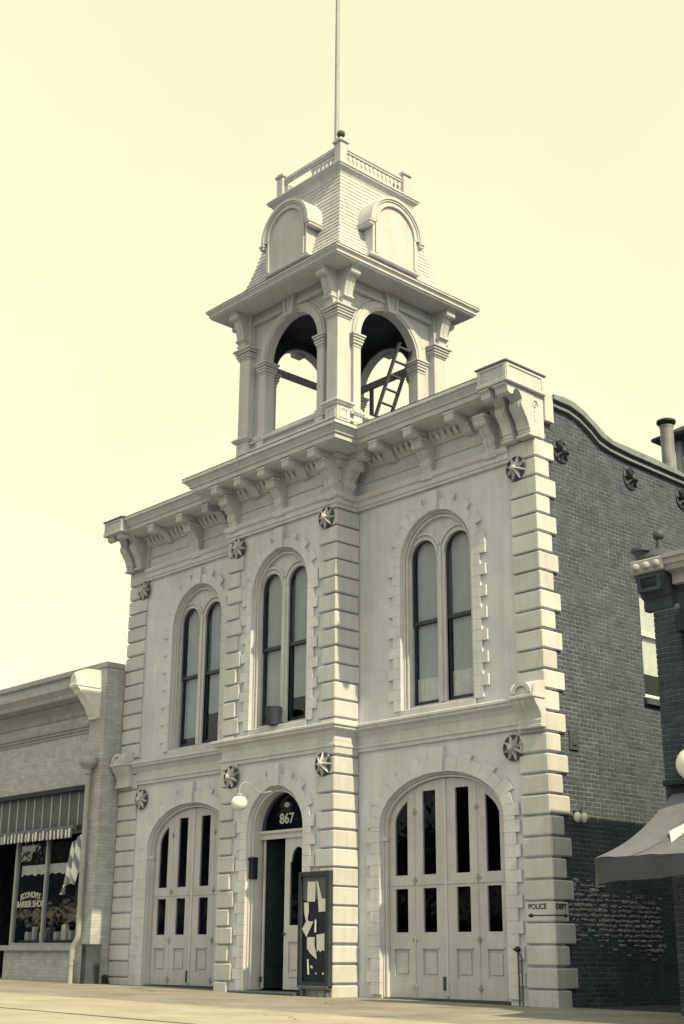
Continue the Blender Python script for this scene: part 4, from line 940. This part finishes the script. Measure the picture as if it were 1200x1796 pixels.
# ------------------------------------------------------------------ left shop
def left_shop():
    S = empty('shop_building', (-4, 3, 0), 'low grey brick shop with barber window adjoining on the left', 'building')
    Y0 = -.43; xr = -.04
    mb = MB(); T = .4
    open_ = [(-5.6, .1), (-.72, .1), (-.72, 4.48), (-5.6, 4.48)]
    mb.plate([[(-12, -.3), (xr, -.3), (xr, 7.14), (-12, 7.14)], open_], Y0, Y0 + T); mb.box(xr - .35, xr, Y0 + T, 14, -.3, 7.14)
    mb.box(-12, xr - .35, 13.7, 14, -.3, 7.1); mb.box(-12, -11.6, Y0 + T, 13.7, -.3, 7.1); build(mb, 'wall', 'shopbrick', S)
    mb = MB(); mb.box(-11.6, xr - .35, Y0 + T, 13.7, 6.6, 6.7); build(mb, 'roof', 'roofing', S)
    # end pier
    mb = MB(); mb.cbox(-.64, xr + .012, Y0 - .06, Y0 + .3, 0, 7.135, .01); build(mb, 'pier', 'shopbrick', S)
    mb = MB(); mb.cbox(-12, xr + .03, Y0 - .09, Y0 + .45, 7.14, 7.27, .015); build(mb, 'coping', 'shoptrim', S)
    def band(z0, z1, out, x1=-.6, nm='cornice', m='shoptrim'):
        mb = MB(); mb.cbox(-12, x1, Y0 - out, Y0 + .05, z0, z1, .012); build(mb, nm, m, S)
    mb = MB(); mb.sweep([(-12, Y0), (-.54, Y0)], [(-.02, 6.12), (.05, 6.12), (.05, 6.24), (.12, 6.28), (.12, 6.36), (.18, 6.40), (.18, 6.44), (.54, 6.445), (.56, 6.54), (.60, 6.58), (.64, 6.64), (.66, 6.65), (.66, 6.73), (.3, 6.82), (-.02, 6.88)]); build(mb, 'cornice', 'shoptrim', S)
    for z in (5.68, 5.755, 5.83): band(z, z + .045, .04, -.62, 'string_course')
    # white end console
    C = [(0, 5.98), (-.12, 5.98), (-.2, 6.06), (-.24, 6.2), (-.34, 6.32), (-.42, 6.45), (-.5, 6.50), (-.53, 6.58), (-.60, 6.62), (-.60, 6.78), (-.585, 6.9), (-.52, 7.0), (-.42, 7.06), (-.3, 7.075), (0, 7.08)]
    mb = MB(); mb.plate([(y * 1.2 + Y0, z) for y, z in C], -.52, -.22, YZ); mb.cbox(-.54, -.20, Y0 - .74, Y0 - .1, 6.64, 6.70, .01); mb.cbox(-.58, -.24, Y0 - .16, Y0, 5.94, 6.0, .01)
    A = arch_pts(-.37, 6.78, .11, .16, 16); B = arch_pts(-.37, 6.78, .06, .09, 16); mb.plate(A + B[::-1], Y0 - .735, Y0 - .5); build(mb, 'end_console', 'white', S)
    # storefront
    mb = MB(); mb.cbox(-5.6, -.72, Y0 - .05, Y0 + .25, 4.36, 4.47, .01); mb.box(-5.6, -.72, Y0 + .02, Y0 + .2, 3.5, 3.58); build(mb, 'lintel', 'dark', S)
    mb = MB(); mb.box(-5.6, -.72, Y0 + .12, Y0 + .15, 3.58, 4.36); tr = build(mb, 'transom_glass', 'boardgrey', S)
    for i in range(13):
        x = -5.55 + i * .40; 
        if x > -.8: break
        mb = MB(); mb.box(x - .012, x + .012, Y0 + .1, Y0 + .12, 3.58, 4.36); build(mb, 'muntin', 'paint', tr)
    yg = Y0 + .22
    sw = empty('shop_window', (-2.6, yg, .9), parent=S)
    mb = MB(); mb.plate([[(-3.98, .88), (-.73, .88), (-.73, 3.5), (-3.98, 3.5)], [(-3.90, .98), (-2.56, .98), (-2.56, 3.42), (-3.90, 3.42)], [(-2.50, .98), (-.82, .98), (-.82, 3.42), (-2.50, 3.42)]], yg - .05, yg + .05); build(mb, 'frame', 'shoptrim', sw)
    mb = MB(); mb.box(-3.90, -2.56, yg, yg + .008, .98, 3.42); build(mb, 'pane', 'glassshop', sw); mb = MB(); mb.box(-2.50, -.82, yg, yg + .008, .98, 3.42); build(mb, 'pane', 'glassshop', sw)
    for body, zz, sz, arc in (('ECONOMY', 2.02, .19, .16), ('BARBER SHOP', 1.80, .20, 0)):
        vs, fs = text_mesh(body, sz, .006); mb = MB()
        mb.add([(-3.2 + a * .98, yg - .006 - c, zz + b - arc * (a / .6) ** 2 * .6) for a, b, c in vs], fs); build(mb, 'lettering', 'letterwhite', sw)
    mb = MB(); mb.cbox(-4.0, -.70, Y0 - .06, yg + .1, .80, .92, .012); build(mb, 'sill', 'shoptrim', S)
    mb = MB(); mb.box(-3.98, -.72, Y0 + .06, yg + .1, -.1, .80); build(mb, 'stall_riser', 'shopbrick', S)
    # recessed doorway to the left, interior
    mb = MB(); mb.box(-3.98, -3.92, yg, yg + 1.3, -.1, 3.5); mb.box(-5.6, -3.92, yg + 1.25, yg + 1.3, -.1, 3.5); build(mb, 'doorway', 'dark', S)
    mb = MB(); mb.box(-5.4, -4.6, yg + 1.19, yg + 1.245, .1, 2.4); build(mb, 'door', 'darkwood', S)
    mb = MB(); mb.box(-11, -.5, 4.0, 4.1, 0, 6.6); mb.box(-11, -.5, 0, 13, -.1, .02); mb.box(-11, -.5, Y0 + .4, 4, 3.75, 3.85); build(mb, 'interior', 'interiorshop', S)
    mb = MB(); mb.box(-4.2, -1.0, 2.2, 2.6, 0.02, 1.05); mb.cbox(-4.25, -.95, 2.1, 2.65, 1.05, 1.1, .01); build(mb, 'counter', 'boardgrey', S)
    mb = MB(); mb.cbox(-4.2, -1.3, 3.9, 3.99, 2.0, 2.5, .02); build(mb, 'reflection_band', 'curtain', S)  # pale band standing in for street awnings reflected in the glass
    mb = MB(); vs = []
    for i in range(81):
        u = i / 80; x = -3.88 + 3.02 * u; yy = yg + .10 + .02 * math.sin(u * 90)
        vs += [(x, yy, 2.52 + .05 * abs(math.sin(u * 30))), (x, yy, 2.78)]
    mb.add(vs, [(2 * i, 2 * i + 2, 2 * i + 3, 2 * i + 1) for i in range(80)]); build(mb, 'reflection_fringe', 'curtain', sw)  # pale fringed strip added as the bright band of reflected awnings
    mb = MB(); mb.cbox(-3.85, -.9, yg + .12, yg + .6, 1.0, 1.04, .01); build(mb, 'display_shelf', 'boardgrey', sw)
    rg = random.Random(3)
    for i in range(9):
        x = -3.7 + i * .33; h = rg.uniform(.12, .42); mb = MB(); mb.cbox(x, x + rg.uniform(.1, .22), yg + .2, yg + .3 + rg.uniform(0, .15), 1.042, 1.042 + h, .01); build(mb, 'display_card', rg.choice(['curtain', 'boardgrey', 'shoptrim', 'paper']), sw)
    # rain pipe
    pp = empty('rain_pipe', (-.86, Y0 - .1, .1), parent=S); px, py = -.36, Y0 - .17
    mb = MB(); mb.lathe([(.075, 0), (.09, .02), (.09, .06), (.075, .08), (.08, .12), (.17, .18), (.235, .24), (.25, .30), (.245, .36), (.21, .39), (.03, .40)], (px, py - .02, 4.66), 18); build(mb, 'hopper', 'pipe', pp)
    mb = MB(); mb.tube([(px, py, 4.7), (px, py, 1.12), (px - .05, py, 1.02), (px - .14, py - .02, .92), (px - .17, py - .02, .82), (px - .17, py - .02, .08)], .062, 12); build(mb, 'pipe', 'pipe', pp)
    for z in (4.4, 2.7, 1.5, .5):
        mb = MB(); q = px if z > 1 else px - .17; mb.lathe([(.075, 0), (.075, .05)], (q, py - (.02 if z < 1 else 0), z), 12); build(mb, 'clip', 'pipe', pp)
    # box beside the pipe
    mb = MB(); mb.cbox(-.14, .07, Y0 - .2, Y0 + .17, .05, .92, .015); mb.cbox(-.15, .08, Y0 - .21, Y0 + .18, .9, .95, .01); mb.box(-.08, .02, Y0 - .21, Y0 - .19, .78, .84, 1)
    tag(build(mb, 'utility_box', ['stone', 'dark']), 'grey box standing against the pier below the rain pipe', 'box')
    # rolled shop blind with striped scalloped valance
    aw = empty('shop_blind', (-3.3, Y0 - .05, 3.5), 'rolled shop blind with a striped scalloped valance over the barber window', 'awning')
    mb = MB(); mb.tube([(-5.6, Y0 - .06, 3.51), (-.98, Y0 - .06, 3.51)], .06, 12); build(mb, 'roll', 'canvas', aw)
    for k in range(2):
        mb = MB(); n = 56; w = 4.62 / n
        for i in range(n):
            if i % 2 != k: continue
            x0 = -5.6 + i * w; dy = .012 * math.sin(i * 1.7)
            mb.plate([(x0, 3.50), (x0, 3.33), (x0 + w * .2, 3.295), (x0 + w * .5, 3.28), (x0 + w * .8, 3.295), (x0 + w, 3.33), (x0 + w, 3.50)], Y0 - .118 + dy, Y0 - .112 + dy)
        build(mb, 'valance', 'white' if k == 0 else 'boardgrey', aw)
    # striped flag hanging at the right of the window
    fl = empty('flag', (-.7, Y0 - .25, 2.0), 'limp striped flag hanging on a short staff beside the barber window', 'flag')
    mb = MB(); mb.tube([(-.50, Y0 - .05, 3.46), (-.46, Y0 - .24, 1.75)], .014, 8); build(mb, 'staff', 'darkwood', fl)
    mb = MB(); NU, NV = 28, 30
    for j in range(NV + 1):
        v = j / NV
        for i in range(NU + 1):
            u = i / NU; wd = .40 + .16 * v ** .7
            x = -.52 - wd * u - .03 * v; z = 3.36 - 1.15 * v - .22 * u * (1 - v) + .10 * math.sin(u * 5) * v - .1 * u * v
            y = Y0 - .14 - .10 * v + .055 * math.sin(u * 13 + v * 3) * (.4 + v)
            mb.v.append((x, y, z))
    for j in range(NV):
        for i in range(NU):
            st = int((i / NU * 5.0 + j / NV * 5.5)) % 2
            mb.f.append((j * (NU + 1) + i, j * (NU + 1) + i + 1, (j + 1) * (NU + 1) + i + 1, (j + 1) * (NU + 1) + i)); mb.m.append(st)
    build(mb, 'cloth', ['white', 'cope'], fl)
left_shop()

# ------------------------------------------------------------------ the other side of the street (only seen reflected in the panes)
def across():
    spec = [(-62, -47, 6.5), (-47, -30, 8.5), (-30, -15, 6.0), (-15, 2, 7.5)]
    names = ['dark brick shop far down the opposite side of the street', 'tall dark brick block on the opposite side of the street', 'low dark brick shop on the opposite side of the street', 'dark brick shop facing the fire doors from across the street']
    for (x0, x1, h), lb in zip(spec, names):
        B = empty('opposite_shop', ((x0 + x1) / 2, -30, -.2), lb, 'building', 'shops across the street')
        mb = MB(); mb.box(x0 + .02, x1 - .02, -34, -26, -.3, h); build(mb, 'wall', 'brickmass', B)
        mb = MB(); mb.cbox(x0, x1, -26.05, -25.6, h - .5, h - .2, .02); build(mb, 'cornice', 'shoptrim', B)
        n = int((x1 - x0) / 3)
        for i in range(n):
            x = x0 + 1 + i * (x1 - x0 - 2) / n; mb = MB(); mb.box(x + .3, x + 1.6, -26.02, -25.97, 4.1, h - 1.0); build(mb, 'window', 'dark', B)
        mb = MB(); mb.box(x0 + .6, x1 - .6, -26.02, -25.96, .5, 2.8); build(mb, 'shopfront', 'dark', B)
        mb = MB(); mb.plate([(-26, 3.5), (-26, 3.45), (-23.9, 2.45), (-23.88, 2.2), (-23.85, 2.2), (-23.85, 2.5)], x0 + .8, x1 - .8, YZ); build(mb, 'awning', 'walkpale', B)
across()

# ------------------------------------------------------------------ right corner building
def right_shop():
    Xn, Y0 = 15.5, -1.13
    S = empty('corner_building', (18, 3, 0), 'dark brick shop building with bracketed cornice across the alley', 'building')
    mb = MB(); mb.box(Xn + .02, Xn + .4, Y0 + .06, 12, -.3, 6.0); mb.box(Xn + .4, 24, 11.7, 12, -.3, 6.0); mb.box(23.7, 24, Y0 + .06, 11.7, -.3, 6); mb.box(Xn + .4, 23.7, Y0 + .06, Y0 + .4, 3.0, 6.0); build(mb, 'wall', 'stone', S)
    mb = MB(); mb.box(Xn + .4, 23.7, Y0 + .4, 11.7, 5.7, 5.8); mb.box(Xn + .4, 23.7, Y0 + .4, 11.7, 2.95, 3.05); build(mb, 'roof', 'roofing', S)
    mb = MB(); mb.box(Xn + .4, 23.7, 1.2, 1.3, 0, 2.95); mb.box(Xn + .55, 16.6, Y0 + .3, Y0 + .36, .4, 2.9); mb.cbox(16.55, 16.68, Y0 + .2, Y0 + .4, 0, 2.95, .01); build(mb, 'shopfront', 'dark', S)
    # corner pier of brick
    pr = MB(); pr.box(Xn + .008, Xn + .43, Y0 + .01, Y0 + .5, -.2, 5.62); pier = build(pr, 'pier', 'mortar', S)
    H, G, L = .066, .012, .205; src = {}
    n = 0
    for j in range(72):
        z = .02 + j * (H + G)
        if z + H > 5.6: break
        spans = [(0, .205), (.217, .44)] if j % 2 == 0 else [(0, .10), (.112, .317), (.329, .44)]
        for (a, b) in spans:
            key = (round(a, 3), j % 2)
            if key not in src:
                mb = MB(); mb.cbox(Xn + a, Xn + b, Y0 - .004, Y0 + .1, 0, H, .006); o = build(mb, 'brick', 'piercbrick', pier, (Xn + a, Y0, 0)); src[key] = o
            else:
                o = bpy.data.objects.new('brick', src[key].data); COL.objects.link(o); o.parent = pier
            po = ORG[pier.name]; o.location = (Xn + a - po[0], Y0 - po[1] + random.uniform(-.002, .002), z - po[2])
    mb = MB()
    for j in range(72):
        z = .02 + j * (H + G)
        if z + H > 5.6: break
        y = Y0 + .105 - (j % 2) * .1
        while y < Y0 + .5: a = max(y, Y0 + .102); mb.box(Xn - .002, Xn + .1, a, y + L, z, z + H); y += L + G
    tag(build(mb, 'flank_bricks', 'brickmass', pier), kind='stuff')
    # bracket capital, head block with bosses, cornice, urn
    B = [(.1, 5.58), (-.03, 5.58), (-.05, 5.64), (-.04, 5.74), (-.10, 5.77), (-.11, 5.81), (-.14, 5.86), (-.2, 5.98), (-.24, 6.07), (-.24, 6.1), (.1, 6.1)]
    mb = MB(); mb.plate([(y + Y0, z) for y, z in B], Xn - .12, Xn + .36, YZ)
    mb.plate([[(Xn - .08, 5.82), (Xn + .32, 5.82), (Xn + .32, 6.06), (Xn - .08, 6.06)], [(Xn - .02, 5.87), (Xn + .26, 5.87), (Xn + .26, 6.02), (Xn - .02, 6.02)]], Y0 - .25, Y0 - .1); build(mb, 'bracket', 'stone', S)
    mb = MB(); mb.cbox(Xn - .17, Xn + .40, Y0 - .28, Y0 + .4, 6.09, 6.30, .02)
    build(mb, 'head_block', 'shoptrim', S)
    for k in range(3):
        mb = MB(); mb.sphere((Xn - .06 + .175 * k, Y0 - .28, 6.19), .065, 12); build(mb, 'boss', 'shoptrim', S)
    mb = MB(); mb.sweep([(Xn + .40, Y0), (24, Y0)], [(-.1, 5.9), (.06, 5.9), (.06, 6.05), (.2, 6.08), (.22, 6.14), (.25, 6.16), (.25, 6.24), (.28, 6.25), (.28, 6.31), (-.1, 6.36)]); build(mb, 'cornice', 'shoptrim', S)
    mb = MB(); mb.sweep([(Xn + .40, Y0), (24, Y0)], [(-.1, 5.2), (.05, 5.2), (.05, 5.45), (-.1, 5.46)]); build(mb, 'frieze', 'dark', S)
    mb = MB(); mb.lathe([(.30, 0), (.30, .04), (.26, .09), (.2, .14), (.08, .19), (.05, .22), (.045, .34), (.06, .36)], (Xn + .15, Y0 + .05, 6.30), 18); mb.sphere((Xn + .15, Y0 + .05, 6.72), .088, 16); build(mb, 'urn_finial', 'iron', S)
    mb = MB(); mb.lathe([(.06, 0), (.07, .05), (.11, .14), (.15, .16), (.15, .2), (.03, .21)], (Xn - .05, Y0 - .14, 6.30), 14); build(mb, 'small_urn', 'iron', S)
    # ledge over the awning
    mb = MB(); mb.cbox(Xn + .1, 24, Y0 - .22, Y0 + .06, 3.02, 3.09, .01); mb.box(Xn + .16, 24, Y0 - .12, Y0 + .04, 2.86, 3.02); build(mb, 'ledge', 'dark', S)
    # canvas awning on its own frame
    A = empty('canvas_awning', (18, Y0 - .9, 2.0), 'grey canvas awning with a loose hem over the corner shop front', 'awning')
    xa, xb = 15.56, 23; yt, yo = Y0 - .1, Y0 - 1.8; zt, zo = 2.92, 1.97
    mb = MB(); NX, NT = 60, 14
    for i in range(NX + 1):
        for j in range(NT + 1):
            u, v = i / NX, j / NT; x = (xa + .12 * (1 - v)) + (xb - xa) * u
            mb.v.append((x, yt + (yo - yt) * v, zt + (zo - zt) * v - .16 * math.sin(v * PI) * (.8 + .2 * math.sin(u * 30)) + .012 * math.sin(u * 70)))
    for i in range(NX):
        for j in range(NT): mb.f.append((i * (NT + 1) + j, i * (NT + 1) + j + 1, (i + 1) * (NT + 1) + j + 1, (i + 1) * (NT + 1) + j)); mb.m.append(0)
    build(mb, 'top_cloth', 'canvas', A)
    for i in range(9):
        u = (.55 + i * .85) / (xb - xa); mb = MB(); pts = []
        for j in range(15):
            v = j / 14; pts.append(((xa + .12 * (1 - v)) + (xb - xa) * u, yt + (yo - yt) * v, zt + (zo - zt) * v - .16 * math.sin(v * PI) * (.8 + .2 * math.sin(u * 30)) + .012 * math.sin(u * 70) + .006))
        mb.tube(pts, .009, 6); build(mb, 'seam', 'canvasdark', A)
    mb = MB(); NX = 90
    for i in range(NX + 1):
        u = i / NX; x = xa + (xb - xa) * u
        for j in range(6):
            v = j / 5; mb.v.append((x, yo + .03 * math.sin(u * 60) * v - .02 + .05 * v, zo - (.33 - .06 * min(1, u * 9)) * v + .015 * math.sin(u * 45) * v))
    for i in range(NX):
        for j in range(5): mb.f.append((i * 6 + j, i * 6 + j + 1, (i + 1) * 6 + j + 1, (i + 1) * 6 + j)); mb.m.append(0)
    build(mb, 'front_valance', 'canvasdark', A)
    mb = MB()
    for i in range(19):
        v = i / 18; y = yo + (yt - yo) * v; z = zo + (zt - zo) * v - .16 * math.sin(v * PI) * .8
        for j in range(6):
            q = j / 5; mb.v.append((xa + .12 * v + .03 * math.sin(v * 26) * q, y, z - .34 * q * (1 - .25 * v)))
    for i in range(18):
        for j in range(5): mb.f.append((i * 6 + j, i * 6 + j + 1, (i + 1) * 6 + j + 1, (i + 1) * 6 + j)); mb.m.append(0)
    build(mb, 'side_valance', 'canvas', A)
    mb = MB(); mb.tube([(xa + .02, yo, zo - .02), (xb, yo, zo - .02)], .018, 8); mb.tube([(xa + .04, yo, zo - .03), (xa + .1, Y0 + .02, zo + .05)], .016, 8); build(mb, 'frame', 'iron', A)
    # white lozenge painted on the cloth
    mb = MB(); zz = lambda v: zt + (zo - zt) * v - .16 * math.sin(v * PI) * .9 + .016
    pts = [(16.15, .5), (16.5, .22), (16.85, .5), (16.5, .8)]; 
    for k in range(4):
        pass
    N = 8; grid = []
    for i in range(N + 1):
        for j in range(N + 1):
            a, b = i / N, j / N; x = 16.15 + .35 * (a + b); v = .5 + .29 * (b - a); mb.v.append((x, yt + (yo - yt) * v, zz(v) + .012))
    for i in range(N):
        for j in range(N): mb.f.append((i * (N + 1) + j, i * (N + 1) + j + 1, (i + 1) * (N + 1) + j + 1, (i + 1) * (N + 1) + j)); mb.m.append(0)
    build(mb, 'painted_lozenge', 'white', A)
    # globe lamp at the right edge
    g = empty('globe_lamp', (16.28, Y0 - .25, 3.3), 'large white globe lamp on the corner building at the right edge', 'lamp')
    gx, gy, gz_ = 16.12, Y0 - .22, 3.27
    mb = MB(); mb.sphere((gx, gy, gz_), .235, 24); build(mb, 'globe', 'opal', g)
    mb = MB(); mb.lathe([(.09, 0), (.13, .03), (.13, .06), (.08, .09), (.10, .16), (.14, .18), (.14, .22), (.05, .25), (.04, .32)], (gx, gy, gz_ + .2), 16); mb.lathe([(.02, -.06), (.12, -.05), (.14, 0), (.1, .03)], (gx, gy, gz_ - .24), 16); mb.tube([(gx, gy, gz_ + .5), (gx, Y0 + .1, gz_ + .55)], .03, 8); build(mb, 'bracket', 'iron', g)
right_shop()
